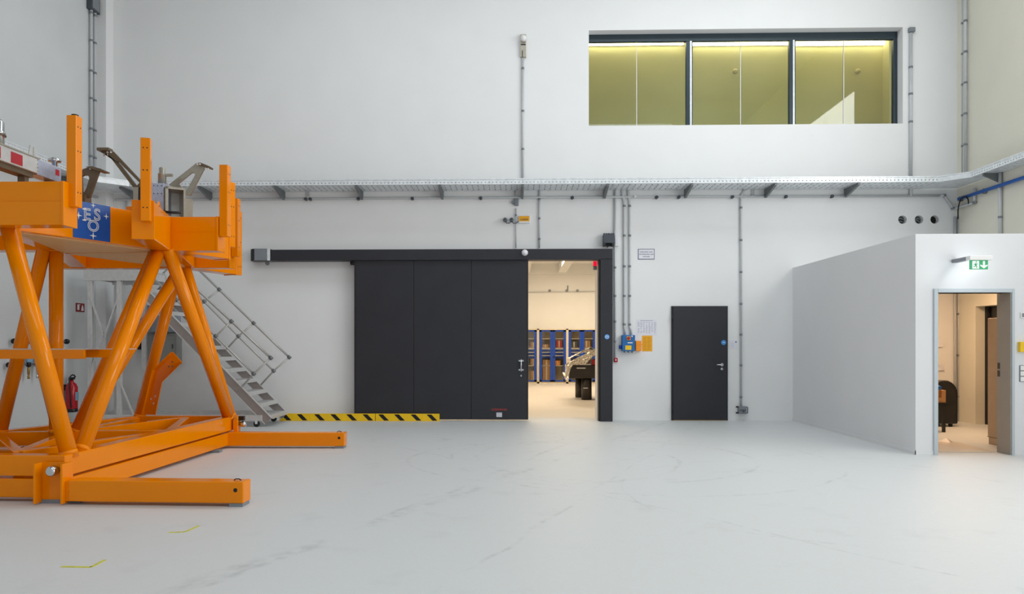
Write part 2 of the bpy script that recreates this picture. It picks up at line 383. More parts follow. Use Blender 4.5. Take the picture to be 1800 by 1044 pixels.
bays.append(WX1)
mull = [(bays[1] - .062, bays[1] + .062), (bays[2] - .058, bays[2] + .058), (WX1 - .075, WX1)]
for a, b in mull: MB().box((a, yf0, WZ0 + .025), (b, yf1, WZ1 - .14)).build('mullion', 'frame', wn, .006)
for a, b in mull[:2]: MB().box(((a + b) / 2 + .005, yf0 - .012, WZ0 + .025), (b - .02, yf0, WZ1 - .14)).build('mullion_cover', 'galv', wn, .003)
edges = [(WX0, mull[0][0]), (mull[0][1], mull[1][0]), (mull[1][1], mull[2][0])]
for a, b in edges:
    m_ = (a + b) / 2
    MB().box((a, yf0 + .035, WZ0 + .025), (m_ - .006, yf0 + .045, WZ1 - .14)).build('pane', 'glass', wn)
    MB().box((m_ + .006, yf0 + .035, WZ0 + .025), (b, yf0 + .045, WZ1 - .14)).build('pane', 'glass', wn)
    MB().box((m_ - .006, yf0 + .03, WZ0 + .025), (m_ + .006, yf0 + .05, WZ1 - .14)).build('pane_joint', 'white', wn)
for i, (a, b) in enumerate(((1022, 1203), (1215, 1388), (1397, 1592))):
    p, q = onY(a, 76, CY1 - .06), onY(b, 76, CY1 - .06)
    k = thing('strip_light', ['strip light behind the left bay of the high window', 'strip light behind the middle bay of the high window', 'strip light behind the right bay of the high window'][i], 'lamp', (p.x, CY1, p.z), 'strip lights in the upper corridor')
    MB().box((p.x, CY1 - .045, p.z - .05), (q.x, CY1, p.z + .075)).build('lamp_housing', 'white', k)
    MB().box((p.x + .02, CY1 - .10, p.z - .055), (q.x - .02, CY1 - .045, p.z + .055)).build('diffuser', 'lampwhite', k, .01)
for i, px in enumerate((1292, 1507)):
    c = onY(px, 126, CY1)
    o = MB().lathe((c.x, CY1, c.z), [(.05, 0), (.05, .04), (.035, .07), (.0, .085)], (0, -1, 0), 18).build('wall_spotlight', 'cream')
    tag(o, ['small round fitting on the corridor wall behind the middle bay', 'small round fitting on the corridor wall behind the right bay'][i], 'light fitting')

# ------------------------------------------------------------------ store room behind the sliding door
SX0, SX1, SY0, SY1, SZ = -4.5, 8.0, YB + .5, 27.6, 4.3
struct(MB().box((SX0, SY0, -.2), (SX1, SY1 + .2, 0)).build('floor_store', mat('store_floor', (222, 214, 202), .4, noise=.03, nscale=2)))
struct(MB().box((SX0, SY1, 0), (SX1, SY1 + .2, SZ)).build('wall_store_back', 'wall'))
struct(MB().box((SX0 - .2, SY0, 0), (SX0, SY1 + .2, SZ)).build('wall_store_left', 'wall'))
struct(MB().box((SX1, SY0, 0), (SX1 + .2, SY1 + .2, SZ)).build('wall_store_right', 'wall'))
struct(MB().box((SX0 - .2, SY0, SZ), (SX1 + .2, SY1 + .2, SZ + .2)).build('ceiling_store', 'wall'))
for i in range(6):
    x = -1.1 + i * 1.30
    struct(MB().box((x, SY0, 3.98), (x + .28, SY1 - .3, SZ)).build('trim_%d' % (i + 2), 'wall'))
struct(MB().box((SX0, SY1 - .3, 3.95), (SX1, SY1, SZ)).build('trim_8', 'wall'))
p = onY(939, 464, 17.0)
o = MB().lathe((p.x, 17.0, p.z + .28), [(.03, -.14), (.03, -.04), (.045, -.02), (.06, .08), (.04, .13), (.001, .14)], (0, 0, -1), 16).build('bulb_lamp', mat('bulb_glass', (255, 250, 235), .4, emit=(255, 245, 220), estr=2.5)); tag(o, 'small lit bulb hanging near the store ceiling', 'lamp')
MB().cyl((p.x, 17, p.z + .40), (p.x, 17, SZ), .012, 8).build('cord', 'white', o)
# store wall pipe with clips
t = thing('store_pipe', 'thin pipe line along the cream store room wall above the blue cabinets', 'pipe', (0, SY1, 3.3))
MB().tube([(-1.5, SY1 - .03, 3.275), (4, SY1 - .03, 3.33)], .02, 8).build('pipe', 'conduit', t)
for px in (966, 996, 1015):
    c = onY(px, 511, SY1 - .03); MB().lathe((c.x, SY1 - .06, c.z), [(.05, 0), (.05, .06)], (0, 1, 0), 12).build('junction_box', 'plug', t)
c = onY(998, 505, SY1 - .03); MB().cyl((c.x, SY1 - .03, 3.3), (c.x, SY1 - .03, c.z + .06), .02, 8).build('stub', 'plug', t)
# blue glazed cabinets
def cabinet(x0, label):
    yb, yf = SY1 - .02, 27.0; wd, ht = 1.035, 1.95
    t = thing('glazed_cabinet', label, 'cabinet', (x0 + wd / 2, yf, 0), 'blue glazed cabinets in the store room')
    mb = MB(); mb.box((x0, yf + .02, 0), (x0 + .04, yb, ht)); mb.box((x0 + wd - .04, yf + .02, 0), (x0 + wd, yb, ht))
    mb.box((x0, yf + .02, ht - .04), (x0 + wd, yb, ht)); mb.box((x0, yf + .02, 0), (x0 + wd, yb, .06)); mb.box((x0, yb - .02, 0), (x0 + wd, yb, ht))
    mb.build('body', 'cream', t)
    for k in range(2):
        a = x0 + .045 + k * .474; b = a + .470
        mb = MB(); mb.box((a, yf - .015, .07), (a + .085, yf + .015, 1.9)); mb.box((b - .085, yf - .015, .07), (b, yf + .015, 1.9))
        mb.box((a, yf - .015, 1.85), (b, yf + .015, 1.9)); mb.box((a, yf - .015, .07), (b, yf + .015, .12))
        d = mb.build('door', 'cabblue', t)
        MB().box((a + .085, yf - .003, .12), (b - .085, yf + .003, 1.85)).build('pane', 'cabglass', d)
        if k: MB().lathe((a + .04, yf - .015, .95), [(.03, 0), (.03, .02)], (0, -1, 0), 12).build('lock', 'black', d)
    for z in (1.25, 1.58, .62): MB().box((x0 + .04, yf + .025, z), (x0 + wd - .04, yb - .03, z + .025)).build('shelf', 'cream', t)
    for z in (.90, 1.02, 1.14):
        dr = MB().box((x0 + .05, yf + .035, z), (x0 + wd - .05, yf + .4, z + .105)).build('drawer', 'cabblue', t)
        MB().box((x0 + .06, yf + .02, z + .075), (x0 + wd - .06, yf + .035, z + .105)).build('drawer_grip', 'white', dr)
    return t
cabinet(-.27, 'blue glazed cabinet nearest the sliding door edge, partly hidden')
cabinet(.77, 'blue glazed cabinet in the middle, fully visible')
cabinet(1.81, 'blue glazed cabinet on the right behind the foil-covered table')
bx = [(.50, 1.275, .2, .2, 'brown box on the upper shelf of the left cabinet'), (.50, .645, .2, .24, 'brown box on the middle shelf of the left cabinet'), (.50, .06, .22, .4, 'tall brown box at the bottom of the left cabinet'),
      (.92, 1.275, .22, .12, 'flat brown box on the upper shelf of the middle cabinet'), (.94, .07, .26, .54, 'tall brown carton at the bottom left of the middle cabinet'), (.94, .645, .26, .2, 'brown carton on the shelf left in the middle cabinet'),
      (1.42, 1.275, .2, .26, 'dark red box on the upper shelf of the middle cabinet'), (1.38, .645, .18, .17, 'orange box on the shelf right in the middle cabinet'),
      (1.93, 1.275, .24, .22, 'dark box on the upper shelf of the right cabinet'), (2.36, 1.275, .26, .26, 'light brown box on the upper shelf of the right cabinet')]
for i, (x, z, w_, h_, lb) in enumerate(bx):
    o = MB().box((x, 27.05, z + .005), (x + w_, 27.36, z + h_)).build('storage_box', ['cardboard', 'cardboard', 'cardboard', 'cardboard', 'cardboard', 'cardboard', 'red', 'orangeplastic', 'plugd', 'cardboard'][i], None, .005); tag(o, lb, 'box', 'boxes in the store cabinets')
    MB().box((x + w_ * .4, 27.045, z + .01), (x + w_ * .6, 27.05, z + h_ - .005)).build('tape_strip', 'cream', o)
# optical table under foil
ty = 19.0; p0, p1 = onY(1000, 642, ty), onY(1056, 665, ty)
t = thing('optical_table', 'black optical bench on round legs seen through the open sliding door', 'table', (p0.x + .8, ty, 0))
MB().box((p0.x, ty, p1.z), (p0.x + 1.9, ty + 1.2, p0.z)).build('table_slab', 'bench', t, .015)
q = onY(1018, 647, ty); text_a = MB().box((q.x - .06, ty - .004, q.z - .012), (q.x + .16, ty, q.z + .012)).build('name_plate', 'white', t)
for x, y in ((1031, ty + .15), (1060, ty + .15)):
    c = onY(x, 690, y); lg = MB().lathe((c.x, y, 0), [(.13, 0), (.13, p1.z)], (0, 0, 1), 20).build('leg', 'bench', t)
    MB().box((c.x - .09, y - .132, .29), (c.x + .02, y - .124, .31)).build('leg_label', 'white', lg)
c = onY(1018.5, 690, ty + 1.0); MB().lathe((c.x, ty + 1.0, 0), [(.11, 0), (.11, p1.z)], (0, 0, 1), 20).build('leg', 'bench', t)
# foil: crumpled tent over the bench
bm_v, bm_f = [], []; NX, NYY = 44, 14
pk = onY(1037, 610, ty + .4)
for j in range(NYY + 1):
    for i in range(NX + 1):
        u, v = i / NX, j / NYY; x = p0.x - .09 + u * 1.9; y = ty - .03 + v * 1.1
        ridge = pk.x - .02
        h = max(.04, (pk.z - p0.z) * (1 - abs(x - ridge) / (.86 if x < ridge else .8)) ) * (1 - .25 * v)
        if v < .08 and x > p0.x + .30: h = h + .0
        if x < p0.x + .02: h = -.36 * (1 - .35 * v)
        n_ = random.uniform(-.018, .018)
        bm_v.append((x + random.uniform(-.012, .012), y + (.02 if v == 0 else random.uniform(-.02, .02)), p0.z + .012 + (h + n_ if h > .05 or h < 0 else .02 + abs(n_))))
for j in range(NYY):
    for i in range(NX): a = j * (NX + 1) + i; bm_f.append((a, a + 1, a + NX + 2, a + NX + 1))
fo = MB().add(bm_v, bm_f).build('foil_cover', 'foil'); tag(fo, 'crinkled silver foil sheet draped over the black optical bench', 'foil')
so = fo.modifiers.new('t', 'SOLIDIFY'); so.thickness = .004
# front drop of foil along left front
mb = MB(); vs, fs = [], []
n1, n2 = 26, 10
for i in range(n1 + 1):
    u = i / n1; x = p0.x - .1 + u * .80; top = p0.z + .03 + (pk.z - p0.z - .05) * u; bot = p0.z - .38 + u * .42 if u < .25 else p0.z + .02
    bot = (p0.z - .40 + u * 1.7) if u < .24 else p0.z + .015 + max(0, u - .62) * .8
    for j in range(n2 + 1):
        v = j / n2; vs.append((x + random.uniform(-.01, .01), ty - .035 - random.uniform(0, .035), top + (bot - top) * v))
for i in range(n1):
    for j in range(n2): a = i * (n2 + 1) + j; fs.append((a, a + 1, a + n2 + 2, a + n2 + 1))
o = mb.add(vs, fs).build('front_drape', 'foil', fo); so = o.modifiers.new('t', 'SOLIDIFY'); so.thickness = .004
c = onY(1044, 636, ty + .1); o = MB().box((c.x - .06, ty + .05, p0.z), (c.x + .14, ty + .3, p0.z + .14)).build('red_toolbox', 'red', None, .01); tag(o, 'small red case on the bench under the foil', 'case'); MB().box((c.x, ty + .16, p0.z + .14), (c.x + .08, ty + .18, p0.z + .165)).build('handle', 'black', o)

# ------------------------------------------------------------------ sliding door with track and post
sd = thing('door_2', 'large anthracite sliding door of three panels standing half open', 'door', (0, YB - .1, 0))
struct(sd)
ys0, ys1 = YB - .21, YB - .10
xs = [onY(x, 600, ys0).x for x in (624.5, 727, 828, 927)]
ztop = onY(780, 456, ys0).z; zb = .025
for i in range(3):
    pn = MB().box((xs[i] + .006, ys0, zb), (xs[i + 1] - .006, ys1, ztop + .08)).build('door_panel', 'anthracite', sd, .006)
for i in (1, 2): MB().box((xs[i] - .02, ys0 + .012, zb), (xs[i] + .02, ys1 - .01, ztop + .08)).build('panel_joint', 'anth_dark', sd)
MB().box((xs[0] - .02, ys0 + .005, zb + .02), (xs[0] + .006, ys1 - .005, ztop)).build('rear_edge', 'anth_dark', sd)
MB().box((xs[3] - .006, ys0 + .005, zb), (xs[3] + .016, ys1 - .005, ztop)).build('closing_edge', 'black', sd, .004)
a = onY(617, 462, ys0); MB().cyl((a.x - .02, ys0 + .05, a.z), (xs[0], ys0 + .05, a.z), .035, 12).build('stop_buffer', 'rubber', sd)
# pull handle and lock
hx = onY(916, 640, ys0); ht, hb = onY(916, 634, ys0).z, onY(916, 650, ys0).z
h = MB().cyl((hx.x, ys0 - .05, hb - .03), (hx.x, ys0 - .05, ht + .03), .013, 12).build('pull_handle', 'chrome', sd)
for z in (hb, ht): MB().obox((hx.x, ys0 - .015, z), (.045, 0, 0), (0, .015, 0), (0, 0, .014)).build('handle_rose', 'chrome', h); MB().cyl((hx.x, ys0, z), (hx.x, ys0 - .055, z), .011, 10).build('handle_stem', 'chrome', h)
q = onY(916, 660.5, ys0); MB().lathe((q.x, ys0, q.z), [(.03, 0), (.03, .008), (.012, .01), (.012, .016)], (0, -1, 0), 20).build('lock_rose', 'chrome', sd)
q = onY(877.5, 720, ys0); text_mesh('HÖRMANN', .055, (q.x, ys0 - .002, q.z), (1, 0, 0), (0, 0, 1)).build('logo', 'hred', sd)
q = onY(877.5, 729, ys0); st = MB().box((q.x - .05, ys0 - .002, q.z - .04), (q.x + .05, ys0, q.z + .04)).build('rating_label', 'paper', sd)
for k in range(3): MB().box((q.x - .042, ys0 - .003, q.z + .022 - k * .024), (q.x + .042, ys0 - .002, q.z + .03 - k * .024)).build('print_line', 'ink', st)
# track: head rail, motor cap, post
yt0 = YB - .26
hl = onY(472, 441, yt0); hr = onY(1077, 437, yt0)
zt, zu = onY(900, 437.5, yt0).z, onY(900, 456.5, yt0).z
MB().box((hl.x, yt0, zu), (hr.x, YB, zt)).build('track_cover', 'anthracite', sd, .006)
jx = onY(750, 445, yt0).x; MB().box((jx - .002, yt0 - .002, zu + .01), (jx + .002, yt0, zt - .01)).build('cover_joint', 'anth_dark', sd)
cl = onY(437, 450, yt0).x; zm = (zt + zu) / 2 - .01
prof = []
mb = MB()
poly = [(hl.x + .03, YB - .005), (hl.x + .03, yt0 - .012), (cl + .10, yt0 - .012), (cl + .035, yt0 + .03), (cl, yt0 + .10), (cl, YB - .005)]
mb.prism(poly, 'z', zu - .005, zt + .02); mb.build('track_end_cap', 'black', sd, .012)
MB().box((cl + .11, yt0 - .018, zu + .0), (hl.x + .035, yt0 - .010, zt + .015)).build('end_cap_shell', 'plug', sd, .004)
MB().box((hl.x - .02, yt0 - .022, zu - .005), (hl.x + .035, yt0 - .016, zt + .02)).build('end_cap_rim', 'galv', sd, .003)
q = onY(470, 463, yt0 + .08); MB().lathe((q.x, yt0 + .05, q.z), [(.035, 0), (.035, .05)], (0, 1, 0), 14).build('rope_pulley', 'galvd', sd)
MB().box((q.x - .012, yt0 + .06, q.z), (q.x + .012, yt0 + .08, zu)).build('pulley_bracket', 'galvd', sd)
px0, px1 = onY(1055.5, 600, yt0).x, hr.x
MB().box((px0, yt0, 0), (px1, YB, zu + .02)).build('catch_post', 'anthracite', sd, .006)
MB().box((px0 - .03, yt0 + .05, 0), (px0, YB - .02, zu)).build('catch_channel', 'anth_dark', sd)
q = onY(1067, 592, yt0); e = MB().lathe((q.x, yt0, q.z), [(.045, 0), (.045, .004)], (0, -1, 0), 24).build('round_sign', 'signblue', sd)
MB().lathe((q.x, yt0 - .004, q.z), [(.034, 0), (.034, .002)], (0, -1, 0), 24).build('sign_ring', 'white', e)
MB().lathe((q.x, yt0 - .006, q.z), [(.028, 0), (.028, .002)], (0, -1, 0), 24).build('sign_disc', 'signblue', e)
MB().box((q.x - .018, yt0 - .0095, q.z - .007), (q.x + .018, yt0 - .008, q.z + .007)).build('sign_bar', 'white', e)
# presence sensor on the header
q = onY(922.5, 444.5, yt0)
t = thing('motion_sensor', 'white dome motion sensor on the anthracite door header', 'sensor', q)
MB().lathe(q, [(.058, 0), (.058, .03), (.05, .05)], (0, -1, 0), 22).build('base', 'white', t)
MB().lathe(q + Vector((0, -.05, -.005)), [(.05, 0), (.046, .02), (.03, .04), (.001, .05)], (0, -1, 0), 22).build('dome', 'paper', t)
# red warning lamp inside the reveal
q = onY(1049.5, 465, YB + .2); x_ = GX1
t = thing('warning_lamp', 'small red warning lamp under the corner of the open doorway', 'lamp', (x_, YB + .2, q.z))
MB().lathe((x_ - .035, YB + .2, q.z + .06), [(.03, 0), (.035, .02), (.035, .07), (.03, .09)], (0, 0, -1), 16).build('lens', mat('red_lens', (235, 20, 60), .3, emit=(255, 10, 60), estr=.6), t)
MB().lathe((x_ - .035, YB + .2, q.z - .03), [(.033, 0), (.033, .07)], (0, 0, -1), 16).build('base', 'plug', t)

# ------------------------------------------------------------------ hinged door in the back wall
d1 = thing('door_1', 'dark grey hinged steel door in the white back wall', 'door', (3.37, YB, 0)); struct(d1)
a, b = onY(1180.5, 538, YB - .04), onY(1279.5, 738, YB - .04)
MB().box((a.x + .025, YB - .05, .012), (b.x - .012, YB - .002, a.z - .015)).build('door_leaf', 'anthracite', d1, .004)
MB().box((a.x, YB - .035, 0), (a.x + .022, YB, a.z)).build('frame_jamb', 'anth_dark', d1)
MB().box((b.x - .010, YB - .035, 0), (b.x, YB, a.z)).build('frame_jamb', 'anth_dark', d1)
MB().box((a.x, YB - .035, a.z - .012), (b.x, YB, a.z)).build('frame_head', 'anth_dark', d1)
MB().box((a.x + .03, YB - .045, .002), (b.x - .03, YB - .005, .014)).build('gap_light_strip', 'brass', d1)  # brass strip stands in for warm light showing under the leaf
for y in (559, 720): q = onY(1181.5, y, YB - .05); MB().cyl((q.x, YB - .055, q.z - .06), (q.x, YB - .055, q.z + .06), .012, 10).build('hinge', 'anth_dark', d1)
q = onY(1269, 641, YB - .05); h = MB().lathe((q.x, YB - .05, q.z), [(.028, 0), (.028, .01)], (0, -1, 0), 18).build('door_handle', 'chrome', d1)
MB().tube([(q.x, YB - .06, q.z), (q.x, YB - .10, q.z), (q.x - .015, YB - .11, q.z), (q.x - .11, YB - .11, q.z)], .011, 10).build('lever', 'chrome', h)
q = onY(1269, 648.5, YB - .05); MB().lathe((q.x, YB - .05, q.z), [(.028, 0), (.028, .01), (.01, .011), (.01, .016)], (0, -1, 0), 18).build('lock_rose', 'chrome', d1)
q = onY(1272, 602, YB - .05); e = MB().lathe((q.x, YB - .05, q.z), [(.045, 0), (.045, .003)], (0, -1, 0), 24).build('round_sign', 'signblue', d1)
MB().lathe((q.x, YB - .053, q.z), [(.033, 0), (.033, .002)], (0, -1, 0), 24).build('sign_ring', 'lightblue', e)
MB().lathe((q.x, YB - .055, q.z), [(.027, 0), (.027, .002)], (0, -1, 0), 24).build('sign_disc', 'signblue', e)
MB().box((q.x - .017, YB - .0585, q.z - .006), (q.x + .017, YB - .057, q.z + .006)).build('sign_bar', 'white', e)

# ------------------------------------------------------------------ hazard barrier boards at the foot of the sliding door
def board(pxa, pxb, label, stripes):
    yb_ = YB - .27; a, b = onY(pxa, 738, yb_).x, onY(pxb, 738, yb_).x; h = .135
    t = thing('barrier_board', label, 'barrier', ((a + b) / 2, yb_, 0), 'hazard boards along the sliding door')
    MB().box((a, yb_ - .02, .0), (b, yb_ + .03, h)).build('board', 'yellow', t, .004)
    MB().box((a, yb_ + .028, .0), (b, yb_ + .05, .02)).build('floor_flange', 'yellow', t)
    for s in stripes:
        q0 = [onY(x, 738, yb_).x for x in (s, s + 8.5, s + 19, s + 10.5)]
        z0, z1 = h - .012, .012
        MB().prism([(q0[0], z0), (q0[1], z0), (q0[2], z1), (q0[3], z1)], 'y', yb_ - .0215, yb_ - .0195).build('stripe', 'black', t)
    return t
board(492, 659.5, 'yellow board with black slanted stripes beside the stair foot', [494, 522, 552.5, 581, 609, 637.5])
board(660.5, 772.5, 'yellow board with black slanted stripes in front of the dark sliding panels', [665, 693, 722, 750])

# ------------------------------------------------------------------ cable trays
TZ0, TZ1 = 4.235, 4.335
def flange(mb, p, q, z0, z1, hole=True):
    p, q = Vector((p[0], p[1], 0)), Vector((q[0], q[1], 0)); L_ = (q - p).length; d = (q - p).normalized()
    w_ = .006
    mb.bar(p, q, .024, z1 - .016, z1); mb.bar(p, q, w_, z0, z0 + .026)
    mb.bar(p, q, w_, z0 + .040, z0 + .062); mb.bar(p, q, w_, z1 - .03, z1)
    n = max(1, int(L_ / .066))
    for i in range(n + 1):
        c = p + d * (L_ * i / n); mb.bar(c - d * .022, c + d * .022, .004, z0 + .001, z1 - .001)
def bottom(mb, p, q, depth_vec, z):
    p, q = Vector((p[0], p[1], 0)), Vector((q[0], q[1], 0)); L_ = (q - p).length; d = (q - p).normalized(); dv = Vector((*depth_vec, 0))
    n = int(L_ / .1)
    for i in range(n + 1):
        c = p + d * (L_ * i / n)
        mb.bar(c, c + dv, .080, z, z + .005) if i < 10000 else None
    for f, wd_ in ((.07, .14), (.36, .12), (.64, .12), (.93, .14)): mb.bar(p + dv * f, q + dv * f, dv.length * wd_ * 1.0, z + .0012, z + .0062)
def tray(name_label, p, q, dv, brs, extra=None):
    t = thing('cable_tray', name_label, 'cable tray', ((p[0] + q[0]) / 2, (p[1] + q[1]) / 2, TZ0))
    mb = MB(); flange(mb, p, q, TZ0, TZ1)
    if extra: flange(mb, extra[0], extra[1], TZ0, TZ1)
    stuff(mb.build('front_flange', 'galv', t))
    mb = MB(); pp = (p[0] + dv[0], p[1] + dv[1]); qq = (q[0] + dv[0], q[1] + dv[1]); mb.bar(pp, qq, .006, TZ0, TZ1); mb.build('rear_flange', 'galv', t)
    mb = MB(); bottom(mb, p, q, dv, TZ0)
    if extra:
        mb.add([(*extra[0], TZ0), (*extra[1], TZ0), (*extra[2], TZ0)], [(0, 1, 2)])
    stuff(mb.build('perforated_bottom', 'galv', t))
    k = max(3, int(Vector((*dv, 0)).length / .07))
    for i in range(k):
        f = (i + .7) / (k + .4); off = Vector((*dv, 0)) * f
        MB().tube([Vector((p[0], p[1], TZ0 + .038)) + off, Vector((q[0], q[1], TZ0 + .038)) + off], .03, 8).build('cable', 'conduit', t)
    dvn = Vector((*dv, 0)); u = dvn.normalized(); tn = Vector((-u.y, u.x, 0)) * .02
    for c in brs:
        w0 = Vector((c[0], c[1], 0)) - dvn * .02; f0 = w0 - dvn * .97
        zz = TZ0 - .004
        pts = [w0 + Vector((0, 0, zz)), w0 + Vector((0, 0, zz - .15)), w0 - dvn * .08 + Vector((0, 0, zz - .15)), f0 + Vector((0, 0, zz - .035)), f0 + Vector((0, 0, zz))]
        MB().slab([p_ - tn for p_ in pts], tn * 2).build('support_bracket', 'galvd', t)
    return t
brx = [onY(x, 338, YB).x for x in (240, 372, 500, 637, 778, 918, 1062, 1204, 1345, 1485)]
yl = 13.40; RX = onZ(1800, 266, TZ1).x; LX = -7.36
tray('long perforated steel cable tray on brackets along the back wall', (-6.95, yl), (RX - .35, yl), (0, YB - yl - .01), [(x, YB) for x in brx])
tray('perforated cable tray on the left wall above the orange frame', (LX, 3.0), (LX, 13.0), (XL - LX + .01, 0), [(XL, y) for y in (5, 7, 9, 11, 12.6)], ((LX, 13.0), (-6.95, yl), (-7.0, 13.4)))
tray('perforated cable tray running along the right wall towards the corner', (RX, 13.05), (RX, 5.0), (XR - RX - .01, 0), [(XR, y) for y in (12.75, 10.9, 9.1)], ((RX, 13.05), (RX - .35, yl), (RX, 13.4)))
for nm, pts, lb in (('tray_corner', [(-6.95, yl), (LX, 13.0), (XL + .01, 13.0), (XL + .01, 13.74), (-7.55, 13.74), (-7.55, 13.99), (-6.95, 13.99)], 'flat steel corner piece joining the left tray to the back tray'),
                    ('tray_corner', [(RX - .35, yl), (RX, 13.05), (XR - .01, 13.05), (XR - .01, 13.99), (RX - .35, 13.99)], 'flat steel corner piece joining the right tray to the back tray')):
    o = MB().prism(pts, 'z', TZ0 - .002, TZ0 + .004).build(nm, 'galv'); tag(o, lb, 'cable tray')
    a, b = pts[0], pts[1]; MB().bar((a[0], a[1]), (b[0], b[1]), .008, TZ0, TZ1).build('corner_flange', 'galv', o)

# ------------------------------------------------------------------ conduits
YC = YB - .03
def conduit(label, pts, r=.02, clips=(), m='conduit', name='conduit', clip_axis='y'):
    pts = [Vector(p) for p in pts]
    t = thing(name, label, 'conduit', pts[-1])
    MB().tube(pts, r, 10).build('pipe', m, t)
    for c in clips:
        c = Vector(c)
        d = min(((pts[i + 1] - pts[i]).normalized() for i in range(len(pts) - 1)), key=lambda v: 0) if len(pts) == 2 else None
        if d is None:
            best = None
            for i in range(len(pts) - 1):
                a_, b_ = pts[i], pts[i + 1]; tt = max(0, min(1, (c - a_).dot(b_ - a_) / max(1e-9, (b_ - a_).length_squared))); e_ = (a_ + (b_ - a_) * tt - c).length
                if best is None or e_ < best[0]: best = (e_, (b_ - a_).normalized())
            d = best[1]
        MB().cyl(c - d * .018, c + d * .018, r + .006, 10).build('clip', 'plug', t)
    return t
def vcond(label, px, y0, y1, clip_ys=(), r=.02, Y=YC, **k):
    a, b = onY(px, y0, Y), onY(px, y1, Y); b.x = a.x
    return conduit(label, [a, b], r, [Vector((a.x, Y, onY(px, y, Y).z)) for y in clip_ys], **k)
def above(px, y):  # tray bottom z for a conduit that rises to the tray
    return y
vcond('thin conduit dropping from the high wall camera to the cable tray', 919, 103, 345, (120, 195, 262), .022)
vcond('conduit from the small grey box beside the high window down to the tray', 1601, 58, 345, (118, 165, 214), .03)
vcond('conduit from the tray down to the door header right of the amber lamp', 948, 330, 436, (350, 384, 420), .016)
vcond('conduit beside the sliding door post ending at the red push button', 1081, 330, 630, (420, 470, 520, 565, 600), .019)
a = onY(1094, 345, YC); b = onY(1094, 575, YC); b.x = a.x
conduit('left of two conduits down to the blue control box', [a + Vector((-.01, 0, .2)), a + Vector((0, 0, .05)), a + Vector((.035, 0, -.12)), Vector((a.x + .035, YC, b.z)), Vector((a.x + .05, YC, b.z - .06)), Vector((a.x + .05, YC, b.z - .14))], .02, [Vector((a.x + .035, YC, onY(1094, y, YC).z)) for y in (362, 414, 468, 520, 570)])
a = onY(1105, 345, YC); b = onY(1105, 575, YC); b.x = a.x
conduit('right of two conduits down to the blue control box', [a + Vector((-.02, 0, .2)), a + Vector((0, 0, -.02)), a + Vector((.02, 0, -.12)), Vector((a.x + .02, YC, b.z)), Vector((a.x + .045, YC, b.z - .05)), Vector((a.x + .045, YC, b.z - .14))], .02, [Vector((a.x + .02, YC, onY(1105, y, YC).z)) for y in (362, 414, 468, 520, 570)])
a = onY(1302.5, 345, YC); b = onY(1302.5, 714, YC); b.x = a.x
conduit('long conduit curving out of the tray down to the socket box by the dark door', [a + Vector((.12, 0, .14)), a + Vector((.06, 0, .11)), a + Vector((.02, 0, .04)), a, b], .02, [Vector((a.x, YC, onY(1302, y, YC).z)) for y in (365, 422, 478, 534, 588, 642, 698)])
for i, px in enumerate((905, 911)):
    vcond(['left of two thin conduits by the amber lamp', 'right of two thin conduits by the amber lamp running to the door header'][i], px - (0 if i == 0 else 4), 366 if i else 335, 436 if i else 352, (378,) if i else (), .011)
# long horizontal pipe below the tray
a, b = onY(205, 351, YC), onY(1652, 347, YC)
zc = onY(1000, 347, YC).z
pts = [Vector((-7.5, YC, zc)), Vector((a.x, YC, zc)), Vector((onY(430, 351, YC).x, YC, zc - .005)), Vector((onY(700, 348, YC).x, YC, zc + .004)), Vector((b.x, YC, zc))]
t = conduit('long horizontal grey conduit below the tray on the back wall', pts, .022, [])
for px in (538, 546, 630, 725, 845, 1006, 1154, 1193, 1287, 1381, 1462):
    q = onY(px, 347, YC); MB().lathe((q.x, YC + .02, zc - .008), [(.03, 0), (.03, .06), (.018, .075)], (0, -1, 0), 14).build('round_clip', 'plugd', t)
q = onY(1116, 345, YC); MB().lathe((q.x, YC, zc), [(.022, 0), (.022, .05)], (0, -1, 0), 12).build('round_clip', 'white', t)
for px in (540, 1322):
    q = onY(px, 340, YC); k = vcond('short double drop from the tray to the horizontal conduit near the orange frame' if px == 540 else 'short double drop from the tray to the horizontal conduit above the dark door', px, 322, 345, (), .01)
    MB().cyl(q + Vector((.035, 0, .2)), q + Vector((.035, 0, -.05)), .008, 8).build('pipe', 'conduit', k)
# right end: pipe steps down round the corner
z2 = onY(1676, 366, YC).z
q0 = Vector((b.x, YC, zc)); q1 = Vector((onY(1660, 347, YC).x, YC, zc)); q2 = Vector((onY(1675, 364, YC).x, YC, z2)); q3 = Vector((XR - .04, YC, z2))
q4 = onX(1703, 357, XR - .04); q5 = onX(1713, 353, XR - .04); q6 = Vector((q5.x, q5.y, q5.z + .22))
conduit('grey conduit stepping down round the right corner of the hall', [q0, q1, q2, q3, Vector((XR - .04, q4.y, z2)), Vector((q5.x, q5.y, z2)), Vector((q5.x, q5.y, z2 + .25))], .026, [q1, q2, Vector((q5.x, q5.y, z2))])
c = onX(1690, 360, XR - .05)
def smooth(P, n=6):
    out = []
    for i in range(len(P) - 1):
        a_, b_, c_, d_ = P[max(0, i - 1)], P[i], P[i + 1], P[min(len(P) - 1, i + 2)]
        for k in range(n):
            t_ = k / n; out.append(.5 * ((2 * b_) + (c_ - a_) * t_ + (2 * a_ - 5 * b_ + 4 * c_ - d_) * t_ ** 2 + (3 * b_ - a_ - 3 * c_ + d_) * t_ ** 3))
    return out + [P[-1]]
c0 = onX(1703, 357, XR - .05)
pp = smooth([onX(1684, 385, XR - .10), onX(1684.5, 366, XR - .10), onX(1689, 350, XR - .10), onX(1696, 345.5, XR - .10), onX(1701.5, 350, XR - .08), onX(1702.5, 359, XR - .06)])
